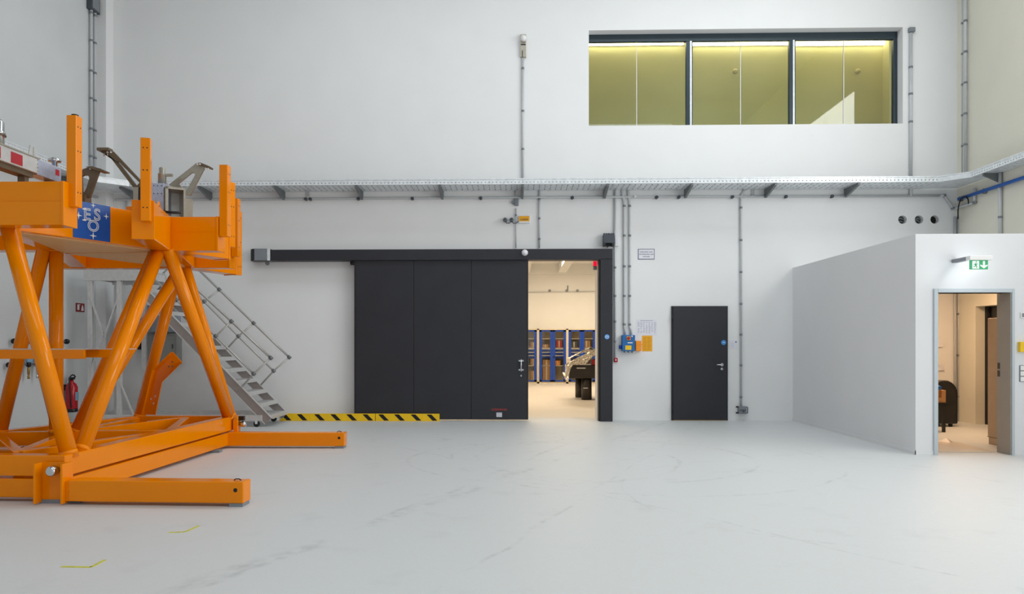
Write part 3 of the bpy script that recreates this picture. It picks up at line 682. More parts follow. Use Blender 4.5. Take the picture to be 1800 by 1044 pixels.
conduit('dark looped cable in the right corner above the cabin roof', pp, .011, [], 'rubber', 'cable_loop')
# blue pipe on the right wall
za = onX(1712, 343, XR - .06).z
t = conduit('bright blue pipe along the right wall under the tray', [Vector((XR - .06, 13.85, za + .02)), Vector((XR - .06, 6.0, za + .02))], .03, [], 'pipeblue', 'blue_pipe')
for y in (13.85, 13.15, 11.8, 10.5): MB().lathe((XR, y, za + .02), [(.045, 0), (.045, .05)], (-1, 0, 0), 14).build('pipe_clamp', 'galvd', t)
# wall pipes in the right corner and on the right wall
for i, (px, y0, y1, r) in enumerate(((1697, -20, 300, .027), (1691, -20, 300, .011))):
    X = XR - .05; y_ = onX(px, 200, X).y
    zt_, zb_ = ZC, TZ1
    conduit(['thick vertical conduit in the right corner above the tray', 'thin vertical conduit in the right corner above the tray'][i], [(X, y_, zt_), (X, y_, zb_)], r, [(X, y_, z) for z in (7.7, 7.15, 6.6, 6.05, 5.5, 4.95)])
q = onY(1685.5, 390, YC); t = conduit('pair of pipes in the right corner running down behind the cabin', [(q.x, YC, z2 - .15), (q.x, YC, 0)], .03, [(q.x, YC, z) for z in (1.95, 1.2, .45)]); MB().cyl((q.x - .07, YC, z2 - .15), (q.x - .07, YC, 0), .022, 10).build('pipe', 'conduit', t)
X = XR - .04; y_ = onX(1758, 380, X).y; conduit('vertical conduit on the right wall under the tray', [(X, y_, TZ0), (X, y_, 2.85)], .028, [(X, y_, 3.5)])
# left wall pipes
X = XL + .05
for i, px in enumerate((160.5, 167)):
    y_ = onX(px, 200, X).y
    conduit(['left of two vertical conduits beside the left corner pilaster', 'right of two vertical conduits beside the left corner pilaster'][i], [(X, y_, ZC), (X, y_, TZ1 - .05)], .026, [(X, y_, z) for z in (7.4, 6.9, 6.35, 5.85, 5.3, 4.8)])
y_ = onX(165, 28, X).y; o = MB().box((X - .04, y_ - .16, 7.45), (X + .05, y_ + .12, 7.75)).build('junction_box', 'plugd', None, .006); tag(o, 'grey junction box high on the twin conduits at left', 'junction box'); MB().box((X + .05, y_ - .13, 7.48), (X + .056, y_ + .09, 7.72)).build('lid', 'plug', o)
y_ = onX(158.5, 400, X).y; conduit('thin conduit dropping below the tray on the left wall', [(X, y_, TZ0), (X, y_, 2.7)], .016, [(X, y_, 3.3)])
y0_, y1_ = 8.0, 13.6; conduit('grey conduit under the tray on the left wall', [(X, 3, zc), (X, 13.72, zc)], .022, [(X, y, zc) for y in (9.5, 10.7, 11.8, 12.7, 13.4)])
a = onY(222, 470, YC); conduit('thin vertical conduit on the back wall behind the stair platform', [(a.x, YC, zc), (a.x, YC, 2.5)], .014, [(a.x, YC, 3.3)])

# ------------------------------------------------------------------ small fittings on the back wall
def plate(name, label, cat, px0, py0, px1, py1, m, d=.004, bevel=0):
    a, b = onY(px0, py1, YB), onY(px1, py0, YB)
    o = MB().box((a.x, YB - d, a.z), (b.x, YB, b.z)).build(name, m, None, bevel); tag(o, label, cat); return o, a, b
# high wall camera / emergency lamp on a bracket
a, b = onY(914.5, 102, YB), onY(925, 62, YB)
t = thing('wall_camera', 'steel bracket with a round white lamp head high on the back wall', 'camera', (a.x, YB, a.z))
MB().box((a.x, YB - .05, a.z + .0), (b.x, YB, b.z)).build('bracket', 'steel', t, .006)
q = onY(920, 69, YB - .05); MB().lathe((q.x, YB - .05, q.z), [(.055, 0), (.055, .06), (.04, .09), (.001, .10)], (0, -1, 0), 20).build('lens_dome', 'white', t)
MB().box((a.x + .01, YB - .058, a.z + .22), (b.x - .01, YB - .05, a.z + .235)).build('slot', 'dark', t); MB().box((q.x - .025, YB - .056, a.z), (q.x - .012, YB - .05, a.z + .12)).build('slot', 'dark', t)
a, b = onY(1595.5, 58, YB), onY(1606, 50, YB); o = MB().box((a.x, YB - .07, a.z), (b.x, YB, b.z)).build('junction_box', 'plug', None, .006); tag(o, 'small grey junction box at the top right of the high window', 'junction box'); MB().box((a.x + .01, YB - .075, a.z + .01), (b.x - .01, YB - .07, b.z - .01)).build('lid', 'plug', o)
# junction box, two connectors, amber lamp
a, b = onY(904.5, 362, YB), onY(911.5, 350, YB); o = MB().box((a.x, YB - .06, a.z), (b.x, YB, b.z)).build('junction_box', 'plug', None, .006); tag(o, 'small grey junction box under the tray above the amber lamp', 'junction box'); MB().lathe((a.x - .03, YB, (a.z + b.z) / 2), [(.03, 0), (.03, .05)], (0, -1, 0), 14).build('gland', 'plug', o)
for i, px in enumerate((888, 899.5)):
    q = onY(px, 387, YB); t = thing('wall_connector', ['round grey connector left of the pair beside the amber lamp', 'round grey connector nearest to the amber lamp'][i], 'connector', (q.x, YB, q.z), 'round connectors by the amber lamp')
    MB().lathe((q.x, YB, q.z), [(.04, 0), (.04, .05), (.03, .06), (.03, .12)], (0, -1, 0), 16).build('body', 'plug', t); MB().lathe((q.x, YB - .12, q.z), [(.022, 0), (.02, .02)], (0, -1, 0), 16).build('plug_face', 'plugd', t)
    MB().tube([(q.x, YB - .08, q.z - .03), (q.x + .03, YB - .09, q.z - .07), (q.x + .08, YB - .09, q.z - .07), (q.x + .12, YB - .05, q.z - .03)], .008, 8).build('cable', 'plugd', t)
a, b = onY(912, 392.5, YB), onY(931, 380, YB); t = thing('amber_lamp', 'small amber warning sign lamp above the sliding door header', 'lamp', (a.x, YB, a.z))
MB().box((a.x, YB - .05, a.z), (b.x, YB, b.z)).build('housing', 'white', t, .004)
MB().box((a.x + .004, YB - .056, a.z + .03), (b.x - .004, YB - .05, b.z - .006)).build('lens', 'amber', t)
text_mesh('LASER', .052, ((a.x + b.x) / 2, YB - .057, a.z + .06), (1, 0, 0), (0, 0, 1)).build('lettering', 'black', t)
# plug box on the door header corner
a, b = onY(1059, 433, YB), onY(1079, 413.5, YB); t = thing('motor_box', 'dark grey ribbed motor control box on the corner of the door header', 'control box', (a.x, YB, a.z))
MB().box((a.x, YB - .16, a.z + .04), (b.x, YB - .02, b.z - .01)).build('housing', 'plugd', t, .008)
for k in range(5): x = a.x + .02 + k * (b.x - a.x - .04) / 4; MB().box((x - .013, YB - .15, b.z - .012), (x + .013, YB - .03, b.z + .02)).build('rib', 'plugd', t)
for x in (a.x + .02, b.x - .03): MB().box((x - .02, YB - .15, a.z - .01), (x + .02, YB - .03, a.z + .045)).build('foot', 'anth_dark', t)
MB().box((a.x + .02, YB - .03, a.z - .0), (b.x - .02, YB, b.z - .02)).build('wall_plate', 'plugd', t)
MB().tube([((a.x + b.x) / 2 + .02, YB - .1, a.z + .05), ((a.x + b.x) / 2 - .01, YB - .12, a.z + .0), ((a.x + b.x) / 2 - .03, YB - .1, a.z - .03)], .01, 8).build('cable', 'rubber', t)
o, a, b = plate('junction_box', 'small white switch box on the conduit right of the motor box', 'junction box', 1080.5, 418, 1087, 433, 'white', .06, .004); MB().box((a.x + .01, YB - .064, a.z + .03), (b.x - .01, YB - .06, b.z - .03)).build('lid', 'paper', o)
# framed notice
o, a, b = plate('wall_notice', 'white framed notice in three lines right of the motor box', 'notice', 1121.5, 437.5, 1150.5, 456, 'ink', .008, .001)
MB().box((a.x + .012, YB - .0095, a.z + .012), (b.x - .012, YB - .008, b.z - .012)).build('sheet', 'paper', o)
for k, s in enumerate(('Aufenthalt unter', 'schwebender Last', 'verboten')): text_mesh(s, .036, ((a.x + b.x) / 2, YB - .0105, b.z - .055 - k * .042), (1, 0, 0), (0, 0, 1), .0005).build('lettering', mat('notice_ink', (80, 82, 105), .8), o)
# list of tables, amber sheet
o, a, b = plate('paper_list', 'white sheet with a printed table above the amber sheet', 'paper', 1118, 561.5, 1155, 589.5, 'paper', .003)
mb = MB()
for r_ in range(9):
    for c_ in range(7):
        if random.random() < .9:
            x = a.x + .03 + c_ * .05; z = b.z - .055 - r_ * .024; mb.box((x, YB - .0038, z), (x + random.uniform(.022, .04), YB - .003, z + .009))
mb.box((a.x + .08, YB - .0038, b.z - .025), (b.x - .08, YB - .003, b.z - .015)); stuff(mb.build('printed_table', mat('list_ink', (168, 172, 190), .8), o))
o, a, b = plate('amber_sheet', 'amber printed instruction sheet right of the blue control box', 'paper', 1128.5, 590, 1146.5, 617.5, 'amber', .003)
mb = MB()
for r_ in range(10):
    for c_ in range(2):
        x = a.x + .02 + c_ * .078; z = b.z - .04 - r_ * .024; mb.box((x, YB - .0038, z), (x + random.uniform(.045, .066), YB - .003, z + .006))
stuff(mb.build('printed_lines', mat('sheet_ink', (190, 128, 16), .8), o))
# blue control box and orange box
a, b = onY(1092, 617, YB), onY(1114.5, 589, YB); t = thing('control_box', 'blue control box with a red rotary switch on the back wall', 'control box', (a.x, YB, a.z))
MB().box((a.x, YB - .13, a.z), (b.x, YB, b.z)).build('housing', 'boxblue', t, .008)
q = onY(1105, 594.5, YB - .13); e = MB().box((q.x - .035, YB - .135, q.z - .035), (q.x + .035, YB - .13, q.z + .035)).build('switch_plate', 'amber', t)
MB().lathe((q.x, YB - .135, q.z), [(.028, 0), (.026, .03)], (0, -1, 0), 18).build('switch_knob', 'red', e)
q = onY(1107.5, 602.5, YB - .13); MB().box((q.x - .045, YB - .133, q.z - .009), (q.x + .045, YB - .13, q.z + .009)).build('white_label', 'white', t)
q = onY(1111, 591, YB - .13); MB().lathe((q.x, YB - .13, q.z), [(.014, 0), (.014, .006)], (0, -1, 0), 12).build('signal_lamp', 'white', t)
q = onY(1104.5, 611, YB - .13); MB().box((q.x - .055, YB - .134, q.z - .04), (q.x + .055, YB - .13, q.z + .04)).build('warning_plate', 'yellow', t)
for k in range(3): MB().cyl((a.x + .05 + k * .07, YB - .06, a.z), (a.x + .05 + k * .07, YB - .06, a.z - .03), .014, 10).build('gland', 'plug', t)
q = onY(1090.5, 610, YB - .07); MB().lathe((a.x, YB - .07, q.z), [(.03, 0), (.034, .02), (.034, .05)], (-1, 0, 0), 14).build('socket', 'cabblue', t)
a, b = onY(1116, 617, YB), onY(1126, 599, YB); t = thing('orange_box', 'small orange box next to the blue control box', 'control box', (a.x, YB, a.z))
MB().box((a.x, YB - .09, a.z), (b.x, YB, b.z)).build('housing', 'orangeplastic', t, .008); MB().box((a.x + .01, YB - .094, a.z + .01), (b.x - .01, YB - .09, b.z - .04)).build('lid', 'orangeplastic', t); MB().box((b.x, YB - .05, a.z + .11), (b.x + .02, YB - .02, a.z + .13)).build('hook', 'orangeplastic', t)
q = onY(1082.5, 632.5, YB); t = thing('push_button', 'small red push button box at the foot of the door-post conduit', 'switch', (q.x, YB, q.z)); MB().box((q.x - .04, YB - .05, q.z - .04), (q.x + .03, YB, q.z + .035)).build('housing', 'red', t, .006); MB().box((q.x - .028, YB - .055, q.z - .025), (q.x + .018, YB - .05, q.z + .02)).build('cover', 'extred', t); MB().box((q.x - .018, YB - .058, q.z - .012), (q.x + .006, YB - .055, q.z + .010)).build('button', 'paper', t)
o, a, b = plate('door_notice', 'small white notice card right of the dark hinged door', 'notice', 1281.5, 598.5, 1296, 613, 'paper', .004)
MB().box((b.x - .035, YB - .0048, b.z - .04), (b.x - .015, YB - .004, b.z - .015)).build('printed_mark', 'cabblue', o)
mb = MB()
for k in range(3): mb.box((a.x + .03, YB - .0048, a.z + .03 + k * .03), (a.x + .09, YB - .004, a.z + .036 + k * .03))
stuff(mb.build('printed_lines', mat('card_ink', (190, 196, 205), .8), o))
# socket box at the foot of the long conduit
q = onY(1303, 719.5, YB); t = thing('socket_box', 'grey socket box low on the wall right of the dark door', 'socket', (q.x, YB, q.z))
MB().box((q.x - .07, YB - .09, q.z - .075), (q.x + .07, YB, q.z + .06)).build('housing', 'plug', t, .006)
MB().box((q.x - .06, YB - .097, q.z - .01), (q.x + .06, YB - .09, q.z + .0)).build('hinge_line', 'plugd', t); MB().box((q.x + .0, YB - .10, q.z - .045), (q.x + .03, YB - .09, q.z - .02)).build('latch', 'plugd', t)
for z in (.05, -.06): MB().cyl((q.x - .11, YB - .05, q.z + z), (q.x - .07, YB - .05, q.z + z), .014, 10).build('plug', 'rubber', t)
MB().tube([(q.x + .07, YB - .05, q.z + .05), (q.x + .1, YB - .05, q.z + .04), (q.x + .1, YB - .05, q.z - .06), (q.x + .07, YB - .05, q.z - .065)], .01, 8).build('cable', 'plugd', t)
MB().cyl((q.x, YB - .03, q.z + .06), (q.x, YB - .03, q.z + .12), .014, 8).build('inlet', 'conduit', t)

# ------------------------------------------------------------------ partition cabin at the right
KX = 5.06; KY = 9.73; KZ = onY(1700, 410.8, KY).z
da, db = onY(1640.5, 507.5, KY), onY(1782, 800, KY)
fo_w = .05
ox0, ox1, oz = da.x + fo_w, db.x - .035, da.z - fo_w
KT = .2
mb = MB(); mb.box((KX, KY, 0), (KX + .12, YB, KZ)); struct(mb.build('wall_partition_side', 'partition'))
mb = MB(); grid_wall(mb, 'y', KY, KY + KT, KX + .12, XR, 0, KZ, [(ox0, ox1, 0, oz)]); struct(mb.build('wall_partition_front', 'partition'))
struct(MB().box((KX + .12, KY + KT, KZ - .14), (XR, YB, KZ - .005)).build('ceiling_partition', 'partition'))
for nm, a_, b_ in (('baseboard_side', (KX - .008, KY - .008, 0), (KX, YB, .05)), ('baseboard_front', (KX - .008, KY - .008, 0), (da.x, KY, .05)), ('baseboard_front_right', (db.x, KY - .008, 0), (XR, KY, .05))): struct(MB().box(a_, b_).build(nm, 'partition'))
d3 = thing('door_3', 'grey steel door frame of the open cabin doorway', 'door', ((ox0 + ox1) / 2, KY, 0)); struct(d3)
MB().box((da.x, KY - .025, 0), (ox0, KY + KT + .02, da.z)).build('frame_jamb', 'zarge', d3, .004)
MB().box((ox1, KY - .025, 0), (db.x, KY + .02, da.z)).build('frame_jamb', 'zarge', d3, .004)
MB().box((ox0, KY - .025, oz), (ox1, KY + KT + .02, da.z)).build('frame_head', 'zarge', d3, .004)
rv = MB().box((ox1 - .012, KY - .01, 0), (ox1 + .006, KY + KT + .06, oz)).build('reveal', 'jamb', d3)
for y in (643, 656.5):
    q = onX(1757.5, y, ox1 - .012); MB().box((ox1 - .016, KY + KT + .0, q.z - .04), (ox1 - .012, KY + KT + .045, q.z + .04)).build('strike_plate', 'black', rv)
# exit sign
a, b = onY(1704.5, 473.5, KY - .35), onY(1736, 457.5, KY - .35)
ye = KY - .35
t = thing('exit_sign', 'lit green exit sign with running figure and down arrow', 'sign', (a.x, KY, b.z))
q0, q1 = onY(1693, 457, KY), onY(1704, 450, ye)
MB().box((a.x - .02, ye - .04, b.z + .0), (b.x + .04, ye + .05, b.z + .055)).build('housing', 'white', t, .006)
MB().box((a.x - .02, ye + .05, b.z + .005), (a.x + .05, KY, b.z + .05)).build('wall_arm', 'plug', t, .004)
pnl = MB().box((a.x, ye - .008, a.z), (b.x, ye + .008, b.z)).build('panel', 'green', t)
MB().box((a.x + .01, ye + .012, a.z + .01), (b.x - .01, ye + .022, b.z - .005)).build('diffuser', 'signlamp', t)
wd, hh = b.x - a.x, b.z - a.z; yy = ye - .0095
MB().box((a.x + wd * .13, yy, a.z + hh * .08), (a.x + wd * .50, yy + .002, b.z - hh * .08)).build('doorway_symbol', 'signwhite', pnl)
cx, cz = a.x + wd * .31, a.z + hh * .5
man = MB()
def lim(pts, r): man.tube([(cx + x * hh, yy - .001, cz + z * hh) for x, z in pts], r * hh, 6)
lim([(-.02, .12), (.02, -.08)], .075); lim([(.02, -.08), (.13, -.18), (.08, -.36)], .045); lim([(.02, -.08), (-.10, -.2), (-.26, -.22)], .045); lim([(0, .14), (.16, .06), (.25, .14)], .035); lim([(0, .14), (-.14, .08), (-.2, -.04)], .035)
man.lathe((cx + .05 * hh, yy - .002, cz + .3 * hh), [(.07 * hh, 0), (.07 * hh, .003)], (0, -1, 0), 14)
stuff(man.build('running_figure', 'green', pnl))
ax = a.x + wd * .77
MB().prism([(ax - .012, a.z + hh * .90), (ax + .012, a.z + hh * .90), (ax + .012, a.z + hh * .40), (ax + .042, a.z + hh * .52), (ax + .042, a.z + hh * .38), (ax, a.z + hh * .10), (ax - .042, a.z + hh * .38), (ax - .042, a.z + hh * .52), (ax - .012, a.z + hh * .40)], 'y', yy, yy + .002).build('arrow', 'signwhite', pnl)
# switches on the cabin wall
def fplate(name, label, cat, x0, y0, x1, y1, m, d=.02):
    a, b = onY(x0, y1, KY), onY(x1, y0, KY); o = MB().box((a.x, KY - d, a.z), (b.x, KY, b.z)).build(name, m, None, .003); tag(o, label, cat); return o, a, b
o, a, b = fplate('wall_thermostat', 'small white thermostat box above the yellow box on the cabin wall', 'switch', 1793, 549, 1805, 559, 'white'); MB().box((a.x + .012, KY - .024, a.z + .012), (b.x - .012, KY - .02, b.z - .012)).build('cover', 'plug', o)
o, a, b = fplate('yellow_call_box', 'yellow call box on the cabin wall at the right edge', 'call box', 1789, 601, 1808, 618.5, 'yellow', .05); MB().box((a.x + .05, KY - .054, a.z + .05), (b.x - .03, KY - .05, a.z + .08)).build('symbol', 'amber', o)
a, b = onY(1791.5, 671, KY), onY(1806, 642, KY); t = thing('light_switches', 'triple white switch plate below the yellow call box', 'switch', (a.x, KY, a.z))
MB().box((a.x, KY - .012, a.z), (b.x, KY, b.z)).build('switch_plate', 'plug', t, .002)
for k in range(3): z = a.z + .006 + k * (b.z - a.z) / 3; MB().box((a.x + .006, KY - .02, z), (b.x - .006, KY - .012, z + (b.z - a.z) / 3 - .012)).build('rocker', 'white', t, .002)
# inside the cabin: door in the right wall, locker, bin, carton, sheet
d4 = thing('door_4', 'dark door set in the right wall inside the cabin', 'door', (XR + .2, 12.9, 0)); struct(d4)
MB().box((XR + .2, 12.3, 0), (XR + .25, 13.5, 2.1)).build('door_leaf', 'black', d4); MB().box((XR + .16, 13.38, 0), (XR + .2, 13.45, 2.06)).build('frame_jamb', 'dark', d4); MB().box((XR + .15, 12.42, 1.03), (XR + .2, 12.44, 1.05)).build('door_handle', 'chrome', d4)
struct(MB().box((XR + .3, 12.2, 0), (XR + .4, 13.6, 2.2)).build('wall_cabin_back', 'dark'))
t = thing('metal_locker', 'grey metal locker inside the cabin behind the doorway', 'locker', (6.75, 10.3, 0))
q = onX(1745, 559, 6.62)
lk = onZ(1736, 780, 0); lx_ = lk.x; ly1 = lk.y; MB().box((lx_, 9.98, .10), (lx_ + .45, ly1, q.z)).build('body', 'locker', t, .006); MB().box((lx_ + .01, 9.99, 0), (lx_ + .44, ly1 - .01, .10)).build('plinth', 'locker', t); MB().box((lx_ - .005, 9.98, .10), (lx_, ly1, .106)).build('bottom_edge', 'black', t)
o = MB().lathe((6.86, 10.45, q.z), [(.02, 0), (.20, .02), (.24, .06), (.20, .10), (.10, .13), (.01, .14)], (0, 0, 1), 16).build('helmet', 'white'); tag(o, 'white rounded helmet lying on top of the locker', 'helmet'); MB().lathe((6.86, 10.45, q.z + .015), [(.25, 0), (.25, .02)], (0, 0, 1), 16).build('brim', 'white', o)
o = MB().add([(6.70, 10.25, q.z + .14), (6.9, 10.2, q.z + .22), (6.88, 10.22, q.z + .42), (6.72, 10.27, q.z + .30), (6.66, 10.26, q.z + .22)], [(0, 1, 2, 3, 4)]).build('paper_bag', 'cream'); so = o.modifiers.new('t', 'SOLIDIFY'); so.thickness = .1; tag(o, 'crumpled cream bag stacked above the helmet on the locker', 'bag'); MB().box((6.72, 10.16, q.z + .13), (6.86, 10.26, q.z + .16)).build('fold', 'cream', o)
# black rounded bin
by = 13.25; x0 = onY(1640, 700, by - .25).x; x1 = onY(1684, 700, by - .25).x
t = thing('black_bin', 'black rounded-top bin standing in the cabin corner', 'bin', ((x0 + x1) / 2, by, 0))
zt_ = onY(1667, 668.5, by - .2).z; r_ = (x1 - x0) / 2
prof = [(x0, .05), (x1, .05), (x1, zt_ - .22)] + [((x0 + x1) / 2 + r_ * math.cos(R(a_)), zt_ - .22 + .22 * math.sin(R(a_))) for a_ in range(15, 166, 15)] + [(x0, zt_ - .22)]
MB().prism(prof, 'y', by - .25, by + .2).build('shell', 'black', t, .02)
for x in (x0 + .08, x1 - .12): MB().cyl((x, by - .2, .035), (x + .04, by - .2, .035), .035, 12).build('castor', 'rubber', t)
for a_ in (58, 66): MB().obox(((x0 + x1) / 2 + (r_ + .004) * math.cos(R(a_)), by - .1, zt_ - .22 + .224 * math.sin(R(a_))), (.012, 0, -.008), (0, .1, 0), (0, 0, .003)).build('lid_trim', 'steel', t)
cy = 12.2; a, b = onY(1640, 708, cy), onY(1664, 686, cy)
t = thing('trolley', 'black stand carrying the cardboard box in the cabin', 'trolley', (a.x + .1, cy, 0))
MB().box((a.x, cy, a.z - .05), (b.x + .02, cy + .3, a.z)).build('top', 'black', t, .004)
for x, y in ((a.x + .04, cy + .03), (b.x - .03, cy + .03), (a.x + .04, cy + .26), (b.x - .03, cy + .26)): MB().box((x - .02, y - .02, 0), (x + .02, y + .02, a.z - .05)).build('leg', 'black', t)
o = MB().box((a.x, cy + .02, a.z), (b.x, cy + .28, b.z)).build('cardboard_box', 'cardboard', None, .004); tag(o, 'brown cardboard box with brown tape in front of the black bin', 'box')
q = onY(1654, 695, cy); MB().box((q.x - .02, cy + .016, a.z + .08), (q.x + .02, cy + .02, b.z)).build('tape', mat('brown_tape', (150, 90, 40), .4, noise=.05), o)
o = MB().lathe(((a.x + b.x) / 2 - .01, cy + .14, b.z), [(.10, 0), (.095, .03), (.07, .06), (.01, .075)], (0, 0, 1), 14).build('blue_cloth', 'pipeblue'); tag(o, 'blue cloth bundle lying on the cardboard box', 'cloth'); MB().lathe(((a.x + b.x) / 2 + .03, cy + .1, b.z + .03), [(.05, 0), (.04, .03), (.005, .045)], (.2, 0, 1), 12).build('fold', 'pipeblue', o)
pts = [onZ(x, y, .003) for x, y in ((1646, 795), (1646, 776), (1664, 774.5), (1690, 779), (1744, 793), (1744, 795))]
for p_ in pts: p_.y = max(p_.y, KY + .02)
o = MB().slab(pts, (0, 0, .004)).build('floor_sheet', 'sheet'); tag(o, 'thin pale sheet spread on the cabin floor inside the doorway', 'sheet')
q = onZ(1660, 776, .01); MB().add([q + Vector((-.1, 0, 0)), q + Vector((.1, -.03, 0)), q + Vector((.03, .0, .05)), q + Vector((.02, -.12, 0))], [(0, 1, 2), (0, 2, 3), (1, 3, 2), (0, 3, 1)]).build('raised_fold', 'sheet', o)
for i, (y0, y1, w_) in enumerate(((592, 611, 5), (640, 652, 8))):
    a, b = onY(1644, y1, YB), onY(1650 + w_, y0, YB)
    o = MB().slab([Vector((a.x, YB - .005, a.z)), Vector((b.x, YB - .04, a.z + .02)), Vector((b.x - .03, YB - .05, b.z)), Vector((a.x, YB - .01, b.z - .02))], (0, -.004, 0)).build('hanging_cloth', 'paper')
    tag(o, ['upper crumpled white sheet pinned on the cabin wall', 'lower white sheet hanging above the carton in the cabin'][i], 'paper'); MB().box((a.x + .02, YB - .03, b.z - .05), (a.x + .04, YB, b.z - .03)).build('pin', 'plug', o)

# ------------------------------------------------------------------ left wall fittings
X = XL
q = onX(140, 540.5, X); t = thing('fire_sign', 'dark red fire equipment sign on the left wall', 'sign', (X, q.y, q.z))
ya, yb2 = onX(133, 540, X).y, onX(147.5, 540, X).y; za_, zb_ = onX(140, 548, X).z, onX(140, 533, X).z
sg = MB().box((X, ya, za_), (X + .012, yb2, zb_)).build('panel', mat('sign_red', (140, 10, 24), .4, noise=.03), t)
ym = (ya + yb2) / 2
MB().box((X + .012, ya + .03, za_ + .03), (X + .0135, ya + .09, zb_ - .025)).build('extinguisher_symbol', 'white', sg); MB().box((X + .012, ya + .045, zb_ - .035), (X + .0135, ya + .12, zb_ - .02)).build('hose_symbol', 'white', sg)
MB().prism([(ym + .02, za_ + .02), (ym + .10, za_ + .02), (ym + .09, za_ + .08), (ym + .06, zb_ - .02), (ym + .03, za_ + .07)], 'x', X + .012, X + .0135).build('flame_symbol', 'white', sg)
q = onX(126, 690, X + .14); ey = q.y; ex = X + .14
t = thing('fire_extinguisher', 'red fire extinguisher hanging on the left wall behind the orange legs', 'fire extinguisher', (ex, ey, .3))
z0 = onX(126, 722, ex).z; z1 = onX(126, 664, ex).z
MB().lathe((ex, ey, z0), [(.08, 0), (.095, .02), (.095, z1 - z0 - .16), (.07, z1 - z0 - .10), (.03, z1 - z0 - .07), (.03, z1 - z0 - .03)], (0, 0, 1), 22).build('cylinder', 'extred', t)
MB().lathe((ex, ey, z0 - .02), [(.085, 0), (.098, .01), (.098, .06)], (0, 0, 1), 22).build('base_ring', 'black', t)
MB().box((ex - .02, ey - .06, z1 - .03), (ex + .02, ey + .07, z1 + .01)).build('lever', 'black', t)
MB().tube([Vector((ex + .03, ey - .03 + .0, z1 - .03))] + [Vector((ex + .03, ey - .02 + .1 * math.cos(R(a_)), z1 - .05 + .1 * math.sin(R(a_)))) for a_ in range(40, 200, 20)] + [Vector((ex + .06, ey - .14, z0 + .25)), Vector((ex + .06, ey - .12, z0 + .06))], .012, 8).build('hose', 'rubber', t)
MB().box((ex + .07, ey - .04, z0 + .18), (ex + .098, ey + .04, z0 + .32)).build('instruction_label', 'lightblue', t); MB().box((X, ey - .03, z0 + .35), (ex - .09, ey + .03, z0 + .45)).build('wall_hook', 'black', t)
def manifold(label, pya, pxb, py, n, lowhang):
    ya_, yb_ = onX(pya, py, X + .08).y, onX(pxb, py, X + .08).y; z = onX((pya + pxb) / 2, py, X + .08).z
    t = thing('air_manifold', label, 'valve manifold', (X + .08, (ya_ + yb_) / 2, z), 'air manifolds on the left wall')
    MB().cyl((X + .08, ya_, z), (X + .08, yb_, z), .016, 10).build('bar', 'galvd', t)
    for y in (ya_, yb_): MB().lathe((X + .08, y - .03, z), [(.035, 0), (.045, .02), (.045, .05), (.035, .07)], (0, 1, 0), 14).build('end_knob', 'black', t)
    for k in range(n):
        y = ya_ + (yb_ - ya_) * (k + 1) / (n + 1)
        MB().lathe((X + .10, y, z + .03), [(.03, 0), (.035, .02), (.035, .06), (.025, .07)], (0, 0, -1), 12).build('valve', 'black', t)
        MB().box((X + .06, y - .05, z + .03), (X + .12, y + .07, z + .10)).build('valve_cover', 'lightblue', t, .006)
        if lowhang: MB().lathe((X + .10, y, z - .03), [(.012, 0), (.02, .03), (.02, .12), (.012, .14), (.018, .16), (.018, .2)], (0, 0, -1), 12).build('coupling', 'brass' if k % 2 else 'chrome', t)
    for y in (ya_ + .1, yb_ - .1): MB().box((X, y - .015, z - .015), (X + .08, y + .015, z + .015)).build('wall_bracket', 'galvd', t)
manifold('upper compressed air manifold with pale blue covers on the left wall', 25, 117, 600, 3, False)
manifold('lower compressed air manifold with hanging couplings on the left wall', 16, 92, 640, 4, True)

# ------------------------------------------------------------------ back wall behind the stairs
a, b = onY(256, 584, YB), onY(318, 538, YB); o = MB().box((a.x, YB - .3, a.z), (b.x, YB, b.z)).build('wall_cabinet', 'cabinetgrey', None, .006); tag(o, 'blue-grey upper wall cabinet behind the stair', 'cabinet'); MB().box((a.x + .02, YB - .305, a.z + .02), (b.x - .02, YB - .3, b.z - .02)).build('door', 'cabinetgrey', o)
a, b = onY(263, 640, YB), onY(320, 585, YB); t = thing('distribution_cabinet', 'grey two-door distribution cabinet below the blue-grey cabinet', 'cabinet', (a.x, YB, a.z))
MB().box((a.x, YB - .22, a.z), (b.x, YB, b.z - .02)).build('body', 'cabinetgrey2', t, .005)
for k in range(2):
    xa = a.x + .03 + k * (b.x - a.x - .04) / 2; xb = xa + (b.x - a.x - .08) / 2; d = MB().box((xa, YB - .235, a.z + .03), (xb, YB - .22, b.z - .06)).build('door', 'cabinetgrey2', t, .004); MB().box((xb - .05, YB - .245, (a.z + b.z) / 2), (xb - .03, YB - .235, (a.z + b.z) / 2 + .08)).build('handle', 'plugd', d)
q = onY(246, 607, YB - .06); t = thing('hose_valve', 'black bent hose with valve on the back wall left of the cabinet', 'valve', (q.x, YB, q.z))
MB().tube([(q.x - .06, YB - .06, q.z + .22), (q.x - .02, YB - .07, q.z + .2), (q.x + .0, YB - .07, q.z + .12), (q.x, YB - .07, q.z)], .035, 12).build('hose', 'rubber', t)
MB().lathe((q.x, YB - .02, q.z - .02), [(.05, 0), (.06, .02), (.06, .08), (.04, .1)], (0, -1, 0), 14).build('valve_body', 'black', t); MB().cyl((q.x - .07, YB - .07, q.z - .03), (q.x + .07, YB - .07, q.z - .03), .02, 10).build('outlet', 'black', t); MB().strut((q.x - .02, YB - .1, q.z - .04), (q.x - .10, YB - .12, q.z - .09), .03, .012, (0, 1, 0)).build('lever', 'pipeblue', t); MB().cyl((q.x, YB, q.z), (q.x, YB - .05, q.z), .02, 10).build('wall_stub', 'black', t)

